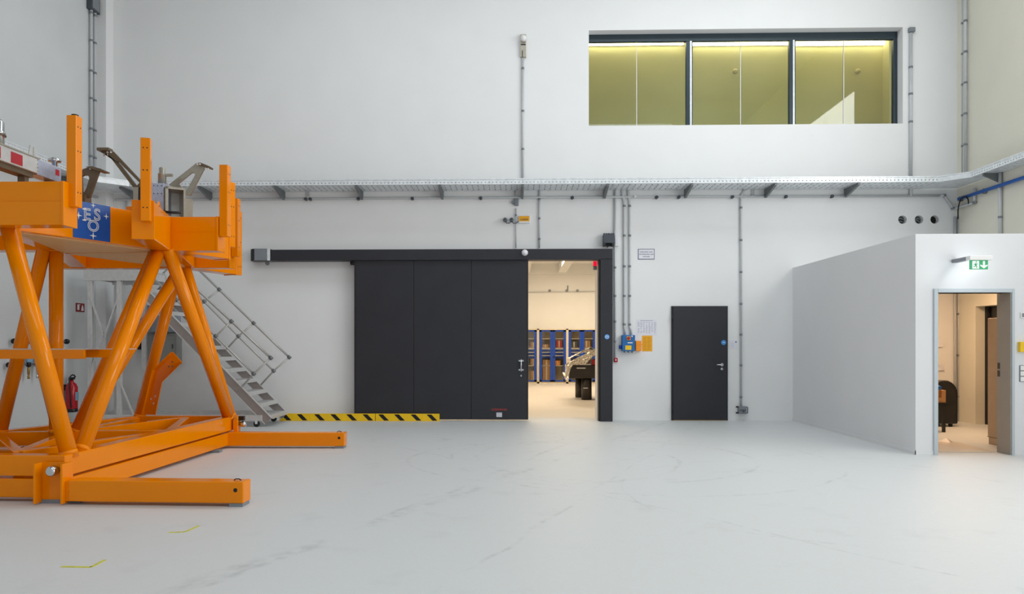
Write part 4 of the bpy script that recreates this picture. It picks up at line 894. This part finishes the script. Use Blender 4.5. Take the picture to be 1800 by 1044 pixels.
# ------------------------------------------------------------------ aluminium platform stair
SYF, SYB = 12.72, 13.62
st = thing('platform_stair', 'aluminium platform stair with handrails against the back wall', 'staircase', (-5.3, 13.2, 0))
f_bot = onY(478, 740, SYF); f_top = onY(243, 497, SYF)
# stringers: sloping channels
sl = Vector((f_top.x - f_bot.x, 0, f_top.z - f_bot.z)); sdir = sl.normalized(); snor = Vector((-sdir.z, 0, sdir.x)); snor = snor if snor.z > 0 else -snor
b0 = Vector((f_bot.x - .06, 0, .10)); L_ = sl.length
bt = b0 + sdir * L_
for y in (SYF, SYB):
    c = (b0 + bt) / 2; c.y = y
    MB().obox(c, sdir * (L_ / 2), (0, .012, 0), snor * .075).build('stringer', 'alud', st, .003)
    for sgn in (-1, 1): MB().obox(c + snor * (.075 * sgn), sdir * (L_ / 2), (0, .022, 0), snor * .006).build('stringer_flange', 'alu', st)
nstep = 12
for i in range(nstep):
    p_ = b0 + sdir * (L_ * (i + .35) / nstep)
    sp = MB().box((p_.x - .11, SYF + .012, p_.z - .005), (p_.x + .13, SYB - .012, p_.z + .03)).build('step', 'alu', st, .004)
    MB().box((p_.x + .10, SYF + .02, p_.z - .035), (p_.x + .13, SYB - .02, p_.z - .005)).build('step_nosing', 'alu', sp)
# platform
pz = onY(200, 477, SYF).z; pxl = onY(148, 480, SYF).x; pxr = bt.x + .12
for y in (SYF, SYB): MB().box((pxl, y - .02, pz - .16), (pxr, y + .02, pz + .05)).build('platform_edge', 'alu', st, .004)
for x in (pxl, pxr - .04): MB().box((x, SYF, pz - .12), (x + .04, SYB, pz)).build('platform_edge', 'alu', st, .004)
for k in range(7): y = SYF + .03 + k * (SYB - SYF - .06) / 7; MB().box((pxl + .02, y, pz - .02), (pxr - .02, y + .11, pz)).build('platform_plank', 'alu', st)
lx = [onY(158, 600, SYF).x, onY(209, 600, SYF).x]
for x in lx:
    for y in (SYF + .02, SYB - .02): MB().box((x - .04, y - .03, .06), (x + .04, y + .03, pz - .1)).build('leg', 'alu', st, .004)
for y in (SYF, SYB):
    zc_ = onY(184, 592, SYF).z; xc_ = (lx[0] + lx[1]) / 2
    MB().strut((lx[0], y, onY(160, 520, SYF).z), (xc_, y, zc_), .04, .02, (0, 1, 0)).build('brace', 'alu', st); MB().strut((lx[1], y, onY(160, 520, SYF).z), (xc_, y, zc_), .04, .02, (0, 1, 0)).build('brace', 'alu', st)
    MB().strut((xc_, y, zc_), (lx[0] + .02, y, zc_ - .55), .04, .02, (0, 1, 0)).build('brace', 'alu', st)
    MB().box((lx[0] - .1, y - .03, .10), (b0.x - .1, y + .03, .20)).build('base_bar', 'alu', st, .004)
    MB().strut((lx[1] + .02, y, .75), (lx[1] + .25, y, .2), .035, .02, (0, 1, 0)).build('brace', 'alu', st)
for x in (lx[0], lx[1], b0.x - .2):
    for y in (SYF, SYB): w_ = MB().cyl((x - .0, y - .02, .05), (x, y + .02, .05), .05, 14).build('castor', 'rubber', st); MB().box((x - .02, y - .028, .05), (x + .02, y + .028, .10)).build('castor_fork', 'galv', w_)
# handrails
def on(px, py, Y): return onY(px, py, Y)
for (Y, tops, mids, base) in ((SYF, [(476, 629), (407, 565)], [(446, 657), (379, 591)], [(418.5, 687), (351, 620)]), (SYB, [(508.5, 628), (446, 568), (385.5, 509)], [(481, 652), (419, 591), (359, 530)], [(459, 676), (397, 615), (336, 553)])):
    T = [on(*p_, Y) for p_ in tops]; Md = [on(*p_, Y) for p_ in mids]; B = [on(*p_, Y) for p_ in base]
    d = T[1] - T[0]; e = d.normalized()
    while len(T) < 4: T.append(T[-1] + d); Md.append(Md[-1] + d); B.append(B[-1] + d)
    end_t = Vector((pxr - .2, Y, pz + 1.0)); end_m = Vector((pxr - .15, Y, pz + .52))
    MB().tube([T[0], T[1], T[2], T[3]], .02, 10).build('handrail', 'rail', st); MB().tube([Md[0], Md[1], Md[2], Md[3]], .017, 10).build('mid_rail', 'rail', st)
    for t_, m_, b_ in zip(T, Md, B):
        MB().tube([t_, m_, b_ + (b_ - m_) * .05], .016, 10).build('rail_post', 'rail', st)
        for c in (t_, m_): MB().cyl(c - e * .03, c + e * .03, .031, 10).build('rail_clamp', 'galvd', st)

# ------------------------------------------------------------------ the orange handling frame
og = thing('handling_frame', 'big orange steel handling frame with tubular legs and star emblem', 'steel frame', (-4.9, 8.5, 0))
BZ0, BZ1, CZ0, CZ1 = .226, .415, .035, .208
_bn = [0]
def beam(name, p, q, w_, z0, z1, m='orange', bev=.008):
    _bn[0] += 1; k = .0011 * (_bn[0] % 9); z0 += k; z1 -= k
    return MB().bar(p, q, w_, z0, z1).build(name, m, og, bev)
FRc, BRc = Vector((-4.00, 6.60, 0)), Vector((-3.868, 10.45, 0))
hw_ = .07
rd = (BRc - FRc).normalized(); rn = Vector((rd.y, -rd.x, 0))          # outward normal of the right side
beam('base_beam', FRc - rn * hw_, BRc - rn * hw_, .14, BZ0, BZ1)
beam('base_beam', FRc - rn * hw_ + rd * .02, BRc - rn * hw_ - rd * .3, .14, CZ0, CZ1)
FL, BL = Vector((-6.62, 6.69, 0)), Vector((-5.25, 10.42, 0))
beam('base_beam', FL + Vector((0, .07, 0)), FRc + Vector((-.0, .07, 0)), .14, BZ0, BZ1)
beam('base_beam', FL + Vector((0, .07, 0)), FRc + Vector((-.12, .07, 0)), .14, CZ0, CZ1)
beam('base_beam', BL + Vector((0, -.05, 0)), BRc + Vector((-.1, -.05, 0)), .14, BZ0, BZ1)
beam('base_beam', BL + Vector((0, -.05, 0)), BRc + Vector((-.1, -.05, 0)), .14, CZ0, CZ1)
beam('base_beam', FL, BL, .14, BZ0, BZ1); beam('base_beam', FL, BL, .14, CZ0, CZ1)
N_, M0, M1, M2, Lf = Vector((-5.16, 8.62, 0)), Vector((-4.66, 6.98, 0)), Vector((-4.05, 8.72, 0)), Vector((-4.57, 10.36, 0)), Vector((-5.95, 8.5, 0))
for a_, b_ in ((N_, M0), (N_, M1), (M0, M1), (M1, M2), (N_, M2), (N_, Lf), (M0, Lf), (N_, BL)): beam('base_brace', a_, b_, .10, BZ0 + .01, BZ1 - .012)
for a_, b_ in ((N_, M0), (N_, M1), (N_, M2)): beam('base_brace', a_, b_, .10, CZ0 + .01, CZ1 - .01)
# outriggers
def outrigger(xa, xb, ya_, z1, rot):
    d = Vector((math.cos(R(rot)), math.sin(R(rot)), 0)); p_ = Vector((xa, ya_, 0)); q_ = p_ + d * (xb - xa); n_ = Vector((-d.y, d.x, 0)) * .085
    o = MB().bar(p_ + n_, q_ + n_, .17, .03, z1).build('outrigger', 'orange', og, .012, 3)
    for f in (.955,): c = p_ + d * ((xb - xa) * f) + n_; MB().bar(c - d * .06, c + d * .06, .15, 0, .03).build('foot_pad', 'plug', o)
    c = p_ + d * ((xb - xa) * .955) + Vector((0, 0, .03 + (z1 - .03) * .62)); MB().cyl(c - Vector((0, .0015, 0)), c + Vector((0, .001, 0)), .018, 16).build('hole', 'black', o)
    c = p_ + d * ((xb - xa) * .945) + n_ + Vector((0, 0, z1)); MB().tube([c + Vector((-.035, 0, -.004)), c + Vector((-.015, 0, .012)), c + Vector((.015, 0, .012)), c + Vector((.035, 0, -.004))], .005, 6).build('lifting_eye', 'black', o)
    return o
outrigger(-3.905, -2.345, 6.49, .216, -1.8)
outrigger(-3.90, -2.31, 10.08, .212, .6)
# corner pocket with pin
for x in (-4.185, -3.945): MB().box((x - .01, 6.46, .012), (x + .01, 6.62, .36)).build('pocket_plate', 'orange', og, .003)
MB().box((-4.185, 6.56, .02), (-3.945, 6.58, .36)).build('pocket_web', 'orange', og)
MB().box((-3.935, 6.50, .03), (-3.90, 6.64, .205)).build('pocket_plate', 'orange', og, .003)
q = onY(93, 827.5, 6.50); MB().lathe((q.x, 6.56, q.z), [(.03, 0), (.03, .04), (.045, .045), (.045, .10), (.03, .115)], (0, -1, 0), 20).build('locking_pin', 'chrome', og)
for x, y in ((-4.1, 6.6), (-3.95, 6.62), (-3.93, 9.7)): MB().box((x - .1, y - .05, 0), (x + .1, y + .06, .034)).build('foot_pad', 'plug', og)
MB().box((-3.85, 10.18, .2), (-3.79, 10.30, .375)).build('pocket_plate', 'orange', og, .003)
q = onY(431, 744, 10.25); e = MB().lathe((-3.79, 10.25, q.z), [(.025, 0), (.025, .03), (.04, .035), (.04, .08), (.02, .10)], (1, 0, -.2), 16).build('locking_pin', 'chrome', og); MB().box((-3.79, 10.22, q.z + .04), (-3.72, 10.28, q.z + .10)).build('pin_head', 'black', e)
# tubular legs
RZ0, RZ1 = 2.45, 2.836
V0, V, V5, Wn = Vector((-4.62, 6.78, 0)), Vector((-3.97, 8.40, 0)), Vector((-4.58, 10.28, 0)), Vector((-5.24, 8.5, 0))
def leg(p_, q_, r_=.0735):
    p_, q_ = Vector(p_), Vector(q_); d = (q_ - p_).normalized(); o = MB().tube([p_ - d * .05, q_ + d * .05], r_, 24).build('leg', 'orange', og)
    MB().tube([q_ - d * .02 , q_ + d * .02], r_ + .004, 24).build('weld_collar', 'orange', o)
def top(v, dx=0, dy=0): return (v.x + dx, v.y + dy, RZ0)
def foot(v, dx=0, dy=0): return (v.x + dx, v.y + dy, BZ1)
leg(top(V0), foot(FRc, -.06, .16)); leg(top(V, -.06, .02), foot(FRc, -.07, .38)); leg(top(V, .04, .05), foot(BRc, -.06, -.24)); leg(top(V5, .03), foot(BRc, -.08, -.1))
leg(top(V, -.10, .05), foot(N_, .07, .03)); leg(top(V5, -.03), foot(N_, .05, .10)); leg((-5.25, 8.5, RZ0), (-5.25, 8.5, BZ1)); leg(top(Wn, -.12, -.06), foot(Lf, .02, .05)); leg(top(V0, -.02, .05), foot(N_, -.10, -.05)); leg(top(V5, -.08, .02), foot(BL, -.0, -.0))
# ring beams
BW = .20
_rn = [0]
def rbeam(p_, q_, nm='ring_beam', w_=BW):
    _rn[0] += 1; k = .0011 * (_rn[0] % 12)
    return MB().bar(p_, q_, w_, RZ0 + k, RZ1 - k).build(nm, 'orange', og, .006)
dE = (V - V0).normalized(); nE = Vector((dE.y, -dE.x, 0))
F1y, F3y, F5y = 6.56 + BW / 2, 8.42 + BW / 2, 10.34 + BW / 2
rb1 = rbeam((-7.2, F1y), (-4.0, F1y))
rb3 = rbeam((-5.3, F3y), (-3.37, F3y)); rb5 = rbeam((-6.4, F5y), (-3.97, F5y))
# emblem-side beam: outer face passes V0 -> V
E0, E1 = onZ(24, 405, RZ0), onZ(262, 437, RZ0); E0.z = E1.z = 0
dE = (E1 - E0).normalized(); nE = Vector((dE.y, -dE.x, 0))
rbE = rbeam(E0 - dE * .2 - nE * .12, E0 + dE * ((V - E0).dot(dE) + .02) - nE * .12, 'ring_beam', .24)
P4e = onZ(403, 456, RZ0); P4e.z = 0
rbX = rbeam(Vector((-4.0, 8.5, 0)), P4e - nE * .12 + dE * .0, 'ring_beam', .24)
P2e = onZ(271, 421, RZ0); P2e.z = 0                                     # end of the arm towards the camera
dC = (P2e - Vector((-3.88, 8.40, 0))).normalized(); nC = Vector((-dC.y, dC.x, 0))
if nC.x < 0: nC = -nC
armC = MB().bar(Vector((-3.89, 8.42, 0)) - nC * .10 - dC * .0, P2e - nC * .10, .2, RZ0, RZ1).build('ring_beam', 'orange', og, .012)
rbeam(V5 + Vector((0.05, 0.0, 0)), Vector((-4.05, 8.75, 0)), w_=.2)
P6e = onZ(415, 483, RZ0); P6e.z = 0
rbeam(Vector((-4.62, 10.5, 0)) , P6e - nE * .12, w_=.24)
rbeam(Wn, V5 + Vector((-.1, 0, 0)), w_=.24); rbeam(Wn, Vector((-4.85, 6.9, 0)), w_=.2); rbeam(Wn + Vector((-.9, 0, 0)), Wn, w_=.24); rbeam(Wn, Vector((-6.1, 10.4, 0)), w_=.2); rbeam(Wn + Vector((-.9, 0, 0)), Vector((-5.4, 6.75, 0)), w_=.2)
def seam(p_, q_, n_, z): MB().bar(Vector(p_) + Vector(n_) * .0015, Vector(q_) + Vector(n_) * .0015, .003, z - .004, z + .004).build('seam', 'orange', og)
seam((-7.1, 6.56, 0), (-4.01, 6.56, 0), (0, -1, 0), 2.665); seam((-3.85, 8.42, 0), (-3.38, 8.42, 0), (0, -1, 0), 2.665)
# bottom plates (undersides coloured cream for light bounced off the floor)
for pts in ([E0 + dE * .05 - nE * .1, V + Vector((-.08, .05, 0)), Vector((-5.2, 8.55, 0))], [V + Vector((-.06, .1, 0)), V5 + Vector((.05, -.05, 0)), Vector((-4.75, 10.05, 0)), Vector((-5.22, 8.62, 0))]):
    MB().slab([Vector((p_.x, p_.y, RZ0 - .004)) for p_ in pts], (0, 0, .012)).build('bottom_plate', 'orange_bounce', og)
# end plates and posts
def endplate(c, d, w_): d = Vector(d); n_ = Vector((-d.y, d.x, 0)); MB().obox(Vector((c[0], c[1], (RZ0 + RZ1) / 2)) + d * .006, d * .012, n_ * (w_ / 2 + .006), (0, 0, (RZ1 - RZ0) / 2 + .002)).build('end_plate', 'orange', og, .003)
def post(c, ux, uy, z0=2.615, z1=3.42, capm='orange'):
    ux, uy = Vector(ux), Vector(uy); o = MB().obox(Vector((c[0], c[1], (z0 + z1) / 2)), ux, uy, (0, 0, (z1 - z0) / 2)).build('post', 'orange', og, .006)
    for z in (z0 + .13, z0 + .5, z1 - .1):
        for s_ in (-.4, .4):
            cc = Vector((c[0], c[1], z)) + uy * s_ + ux; e_ = ux.normalized(); MB().cyl(cc - e_ * .001, cc + e_ * .0015, .007, 8).build('bolt_hole', 'black', o)
    return o
endplate((-4.0, F1y), (1, 0, 0), BW); p1 = post((-3.96, 6.68), (.044, 0, 0), (0, .05, 0), 2.625, 3.44); MB().cyl((-3.955, 6.68, 3.44), (-3.955, 6.68, 3.455), .03, 14).build('post_cap', 'black', p1)
endplate((-3.37, F3y), (1, 0, 0), BW); post((-3.297, 8.48), (.047, 0, 0), (0, .055, 0))
endplate((-3.97, F5y), (1, 0, 0), BW); post((-3.90, 10.42), (.047, 0, 0), (0, .055, 0))
endplate(P4e - nE * .12, dE, .24); c = P4e - nE * .07 + dE * .07; post(c, nE * .055, dE * .047)
endplate(P6e - nE * .12, dE, .24); c = P6e - nE * .05 + dE * .07; post(c, nE * .055, dE * .047, 2.45)
c = P2e - nC * .10; endplate(c, dC, .2)
c = c + dC * .06; post(c + Vector((.04, 0, 0)), dC * .04, nC * .045, 2.62, 3.44)
# triangular gusset on top by the arm
MB().slab([Vector((-3.93, 8.33, RZ1)), Vector((-3.70, 7.75, RZ1)), Vector((-3.72, 7.80, RZ1 + .05)), Vector((-3.90, 8.2, RZ1 + .03))], (-.02, -.01, 0)).build('gusset', 'orange', og)
for px, py in ((240, 358),): q = onY(px - 7, 380, 8.75); MB().box((q.x - .05, 8.7, RZ1 - .01), (q.x + .06, 8.8, RZ1 + .17)).build('stop_block', 'orange', og, .004)
# folded channel bracket at the back of the base
yk = 10.05
def kp(px, py, y=yk): v = onY(px, py, y); return v
w1 = [kp(253, 729), kp(272, 729), kp(284, 671), kp(319, 636), kp(304, 619), kp(272, 650)]
MB().slab(w1, (0, .012, 0)).build('channel_bracket', 'orange', og)
for a_, b_ in ((w1[1], w1[2]), (w1[2], w1[3])): MB().slab([a_, b_, b_ + Vector((.045, -.09, .0)), a_ + Vector((.045, -.09, 0))], (.008, .004, 0)).build('channel_flange', 'orange', og)
for a_, b_ in ((w1[4], w1[5]), (w1[5], w1[0])): MB().slab([a_, b_, b_ + Vector((0, -.07, .0)), a_ + Vector((0, -.07, 0))], (.008, .004, 0)).build('channel_flange', 'orange', og)
for px, py in ((265.5, 701), (273, 696.5), (270, 709), (303, 636), (303, 644), (297, 644)): q = kp(px, py); MB().cyl(q + Vector((0, -.003, 0)), q + Vector((0, .002, 0)), .011, 10).build('bolt_hole', 'white' if px < 280 else 'galvd', og)
# mid-height shelf plate with orange flange
MB().box((-6.9, 7.62, 1.345), (-4.40, 8.2, 1.353)).build('shelf_plate', 'paleAl', og)
MB().box((-6.9, 7.62, 1.25), (-4.42, 7.66, 1.345)).build('shelf_flange', 'orange', og, .003); MB().box((-4.60, 7.9, 1.26), (-4.17, 7.94, 1.345)).build('shelf_flange', 'orange', og, .003); MB().box((-4.40, 7.9, 1.345), (-4.17, 8.2, 1.353)).build('shelf_plate', 'paleAl', og)
# emblem sticker on the angled beam
def onE(px, py): return onP(px, py, Vector((E0.x, E0.y, 2.6)), nE)
sa, sb = onE(128, 380), onE(193.5, 390); sa.z = sb.z = 0
stk = MB().slab([Vector((p_.x, p_.y, z)) + nE * .001 for p_, z in ((sa, RZ0 + .012), (sb, RZ0 + .012), (sb, RZ1 - .003), (sa, RZ1 - .003))], nE * .003).build('emblem_sticker', 'blue', og)
stk['label'] = 'blue sticker with white lettering and stars'
wS = (sb - sa).length
def EP(u, v): return sa + dE * (wS * u) + Vector((0, 0, RZ0 + .386 * v)) + nE * .0045
for s_, px, py, sz in (('E', 153, 376.5, .165), ('S', 170.4, 377.5, .165), ('O', 163.5, 397, .16)):
    q = onE(px, py) + nE * .005; m_ = text_mesh(s_, sz, (0, 0, 0), dE * 1.0, (0, 0, 1), outline=.004)
    lo = Vector([min(v[k] for v in m_.v) for k in range(3)]); hi = Vector([max(v[k] for v in m_.v) for k in range(3)])
    m_.v = [v - (lo + hi) / 2 + q for v in m_.v]; m_.build('letter', 'white', stk)
q = onE(146.5, 374.5) + nE * .005
for px, py in ((147.5, 367.5), (147.5, 387)): q = onE(px, py) + nE * .006; MB().obox(q, dE * .02, nE * .001, (0, 0, .0055)).build('letter_serif', 'white', stk)
for px, py, a_ in ((163, 361, .03), (186, 380.5, .034), (163, 414.5, .042), (137.5, 378.5, .04)):
    q = onE(px, py) + nE * .006; pts = []
    for k in range(8):
        an = R(45 * k); rr = a_ if k % 2 == 0 else a_ * .22; pts.append(q + dE * (rr * math.cos(an)) + Vector((0, 0, rr * math.sin(an))))
    MB().slab(pts, nE * .001).build('star', 'white', stk)

# ------------------------------------------------------------------ hardware standing on the orange frame
# pale rail with red squares along Y
rx = -4.62
y0, y1, y2 = 5.6, onX(67, 290, rx).y, onX(108.5, 300, rx).y
za, zb = onX(67, 305, rx).z, onX(67, 279.5, rx).z
t = thing('pale_rail', 'pale grey metal rail with red squares on top of the orange frame', 'rail', (rx, 6.8, za))
MB().box((rx - .16, y0, za), (rx, y1, zb)).build('rail_body', 'paleAl', t, .004)
MB().box((rx - .17, y0, zb), (rx + .006, y1 + .02, zb + .012)).build('top_plate', 'steel', t)
MB().box((rx - .14, y0, za - .05), (rx - .03, y1 - .03, za)).build('under_channel', 'bronze', t)
MB().box((rx - .14, y1, za - .01), (rx - .005, y2, zb - .0)).build('end_block', 'alublue', t, .004)
for pa, pb, za2, zb2 in ((19, 39.5, .10, .82), (-30, 1, .12, .85)):
    ya_, yb_ = onX(pa, 275, rx).y, onX(pb, 275, rx).y; MB().box((rx, ya_, za + (zb - za) * za2), (rx + .002, yb_, za + (zb - za) * zb2)).build('red_square', 'red', t)
ya_, yb_ = onX(98.5, 295, rx).y, onX(105, 295, rx).y; MB().box((rx - .005, ya_, za + .05), (rx - .003, yb_, zb - .03)).build('red_square', 'red', t)
for y in (6.62, 7.1, 7.5): MB().box((rx - .12, y - .03, RZ1), (rx - .05, y + .03, za)).build('support_leg', 'bronze', t)
for k in range(4): z = za + .02 + k * .035; MB().cyl((rx - .002, y1 - .01, z), (rx + .004, y1 - .01, z), .006, 8).build('bolt', 'steel', t)
q = onY(0, 300, 6.6); o = MB().lathe((rx - .09, onX(3, 230, rx - .05).y, zb + .012), [(.055, 0), (.055, .10), (.065, .105), (.065, .125), (.055, .13), (.055, .215), (.045, .225), (.03, .24)], (0, 0, 1), 24).build('steel_actuator', 'chrome'); tag(o, 'tall steel actuator cylinder on the pale rail at the left edge', 'actuator')
MB().lathe((rx - .09, onX(3, 230, rx - .05).y, zb + .10), [(.07, 0), (.07, .014)], (0, 0, 1), 24).build('clamp_ring', 'bronze', o)
yk_ = onX(96, 285, rx - .07).y; o = MB().lathe((rx - .07, yk_, zb), [(.025, 0), (.025, .06), (.058, .062), (.062, .075), (.058, .09)], (0, 0, 1), 24).build('chrome_knob', 'chrome'); tag(o, 'chrome flanged knob on the end block of the pale rail', 'knob'); MB().lathe((rx - .07, yk_, zb + .09), [(.03, 0), (.03, .012)], (0, 0, 1), 16).build('screw_head', 'steel', o)
yb_ = onX(54, 270, rx - .07).y; o = MB().slab([Vector((rx - .07, yb_ - .05, zb + .01)), Vector((rx - .07, yb_ + .06, zb + .01)), Vector((rx - .07, yb_ + .03, zb + .13)), Vector((rx - .07, yb_ - .02, zb + .13))], (.01, 0, 0)).build('small_bracket', 'paleAl'); tag(o, 'small pale upright bracket on the rail between cylinder and knob', 'bracket'); MB().box((rx - .09, yb_ + .02, zb + .01), (rx - .05, yb_ + .05, zb + .12)).build('rib', 'paleAl', o)
# brown bracket arms (flat plates with a triangular window)
def framed(name, label, outer, inner, Y, thick, m, parts=()):
    O = [onY(*p_, Y) for p_ in outer]; I = [onY(*p_, Y) for p_ in inner]
    t = thing(name, label, 'bracket', (O[0].x, Y, O[0].z), 'brown triangular bracket arms')
    # triangulate a ring: outer polygon and inner polygon with equal vertex counts
    n = len(O); vs = O + I; vs = vs + [v + Vector((0, thick, 0)) for v in vs]; k = 2 * n; fs = []
    for i in range(n):
        j = (i + 1) % n; fs += [(i, j, n + j, n + i), (k + i, k + n + i, k + n + j, k + j), (i, k + i, k + j, j), (n + i, n + j, k + n + j, k + n + i)]
    MB().add(vs, fs).build('arm_plate', m, t)
    return t, O, I
t, O, I = framed('bracket_arm', 'brown triangular bracket arm left of the short orange post', [(174, 263), (182, 261), (199, 266), (252, 322), (243, 333), (236, 332), (191, 273), (177, 267)], [(206, 283), (207.5, 284), (209, 285), (245, 321), (241, 326), (238, 324), (212, 290), (208, 286)], 8.75, .03, 'bronze')
MB().box((O[0].x, 8.70, O[0].z - .02), (O[2].x - .03, 8.80, O[0].z + .012)).build('tip_plate', 'bronze', t)
for px in (183, 189): q = onY(px, 269, 8.74); MB().cyl(q, q + Vector((0, .0, -.035)), .008, 8).build('bolt', 'steel', t); q = onY(px + 6, 267.5, 8.745); MB().cyl(q + Vector((0, -.004, 0)), q + Vector((0, .008, 0)), .011, 10).build('bolt', 'white', t)
q = onY(240, 331, 8.75); MB().box((q.x - .03, 8.73, RZ1), (q.x + .03, 8.80, q.z + .01)).build('foot_post', 'steel', t); MB().box((q.x - .08, 8.68, RZ1), (q.x + .1, 8.86, RZ1 + .015)).build('foot_plate', 'steel', t); MB().box((q.x + .03, 8.74, RZ1 + .1), (q.x + .06, 8.79, q.z + .01)).build('joint_block', 'black', t)
t, O, I = framed('bracket_arm', 'brown triangular bracket arm above the open steel box', [(296, 325), (303, 328), (305, 329), (327, 343), (334, 344), (360, 293), (352, 286), (343, 288)], [(314, 322), (316, 325), (320, 330), (326, 334), (328, 335), (343, 307), (340, 303), (336, 304)], 8.85, .03, 'steel')
q = onY(351, 288, 8.85); MB().slab([onY(343, 287, 8.8), onY(352, 285.5, 8.8), onY(368, 292, 8.8), onY(367, 295, 8.8), onY(352, 290, 8.8)], (0, .12, 0)).build('tip_plate', 'bronze', t)
for px in (361, 366): q = onY(px, 294, 8.82); MB().cyl(q, q + Vector((0, 0, -.03)), .008, 8).build('bolt', 'white', t)
for px in (350, 354.5): q = onY(px, 290, 8.845); MB().cyl(q + Vector((0, -.055, 0)), q + Vector((0, .0, 0)), .010, 10).build('bolt', 'white', t)
t, O, I = framed('bracket_arm', 'brown bracket arm partly hidden behind the tallest orange post', [(140, 303), (146, 297), (160, 292.5), (176, 296), (172, 306), (158, 346), (148, 349), (141, 345)], [(143, 310), (147, 308), (151, 307.5), (156, 310), (157, 313), (152, 330), (148, 338), (144, 336)], 7.7, .03, 'bronze')
MB().slab([onY(150, 293, 7.66), onY(162, 292, 7.66), onY(182, 298.5, 7.66), onY(182, 301, 7.66), onY(172, 300.5, 7.66)], (0, .12, 0)).build('tip_plate', 'bronze', t)
q = onY(150, 348, 7.72); MB().box((q.x - .08, 7.66, RZ1), (q.x + .03, 7.78, q.z + .03)).build('foot_plate', 'bronze', t); q = onY(158.5, 296.5, 7.7); MB().cyl(q + Vector((0, -.005, 0)), q, .011, 10).build('bolt', 'white', t)
# open steel box, milled block, small cylinder
ax_, bx_ = onY(292, 377, 8.45), onY(328, 332, 8.45)
t = thing('steel_box', 'open-ended square steel box on the orange frame', 'box', (ax_.x, 8.6, RZ1))
A, B, Cc, D = onY(291, 375, 8.5), onY(326, 374, 8.62), onY(326, 341, 8.62), onY(291, 327, 8.5)
fw = .035
yaw_v = (B - A); yaw_v.z = 0; wdt = yaw_v.length; du = yaw_v.normalized(); dn = Vector((-du.y, du.x, 0)); z0, z1 = RZ1 + .01, D.z
for nm, (u0, u1, v0, v1) in (('side_plate', (0, .03, 0, 1)), ('side_plate', (wdt - .02, wdt, 0, .93)), ('top_plate', (0, wdt, .93, 1)), ('bottom_plate', (0, wdt, 0, .05))):
    h_ = z1 - z0; c = A + du * ((u0 + u1) / 2) + dn * .14; c.z = z0 + h_ * (v0 + v1) / 2
    MB().obox(c, du * ((u1 - u0) / 2), dn * .14, (0, 0, h_ * (v1 - v0) / 2)).build(nm, 'steel', t)
c = A + du * (wdt / 2) + dn * .26; c.z = (z0 + z1) / 2; MB().obox(c, du * (wdt / 2 - .01), dn * .006, (0, 0, (z1 - z0) / 2 - .01)).build('inner_wall', 'paleAl', t)
c = A + du * (wdt + .05) + dn * .1; c.z = z0 + .12; MB().obox(c, du * .045, dn * .02, (0, 0, .13)).build('side_bracket', 'steel', t)
MB().tube([A + Vector((-.10, -.06, .06)), A + Vector((-.02, -.08, .01)), A + Vector((.08, -.06, -.0)), A + Vector((.2, -.04, .0))], .015, 8).build('cable', 'black', t)
a, b = onY(262, 366, 8.6), onY(292, 323, 8.6)
t = thing('milled_block', 'bluish milled aluminium plate block between post and steel box', 'block', (a.x, 8.6, RZ1))
MB().box((a.x, 8.56, RZ1), (b.x - .01, 8.75, b.z)).build('block', 'alublue', t, .004); MB().box((a.x - .02, 8.53, RZ1), (b.x - .01, 8.56, RZ1 + .10)).build('base_flange', 'paleAl', t)
for i in range(4):
    for z in (b.z - .03, b.z - .12): MB().cyl((a.x + .03 + i * .045, 8.555, z), (a.x + .03 + i * .045, 8.562, z), .006, 8).build('bolt', 'plugd', t)
q = onY(285, 320, 8.66); o = MB().lathe((q.x, 8.66, b.z), [(.045, 0), (.045, .12), (.05, .125), (.035, .13), (.035, .19), (.028, .2)], (0, 0, 1), 20).build('steel_actuator', 'steel'); tag(o, 'small steel cylinder standing on the milled block', 'actuator'); MB().box((q.x + .03, 8.64, b.z + .10), (q.x + .12, 8.68, b.z + .125)).build('side_lever', 'steel', o)

# ------------------------------------------------------------------ yellow tape marks and debris on the floor
for i, pts in enumerate((((108, 996), (160, 997), (185, 984)), ((296, 936), (325, 935), (350, 924)))):
    P = [onZ(x, y, 0) for x, y in pts]
    mb = MB(); mb.bar(P[0], P[1], .03, 0, .0012); o = mb.build('floor_tape', 'tape'); tag(o, ['worn yellow corner tape on the floor nearest the camera', 'worn yellow corner tape on the floor in front of the front outrigger'][i], 'tape')
    MB().bar(P[1], P[2], .025, 0, .0012).build('tape_strip', 'tape', o)
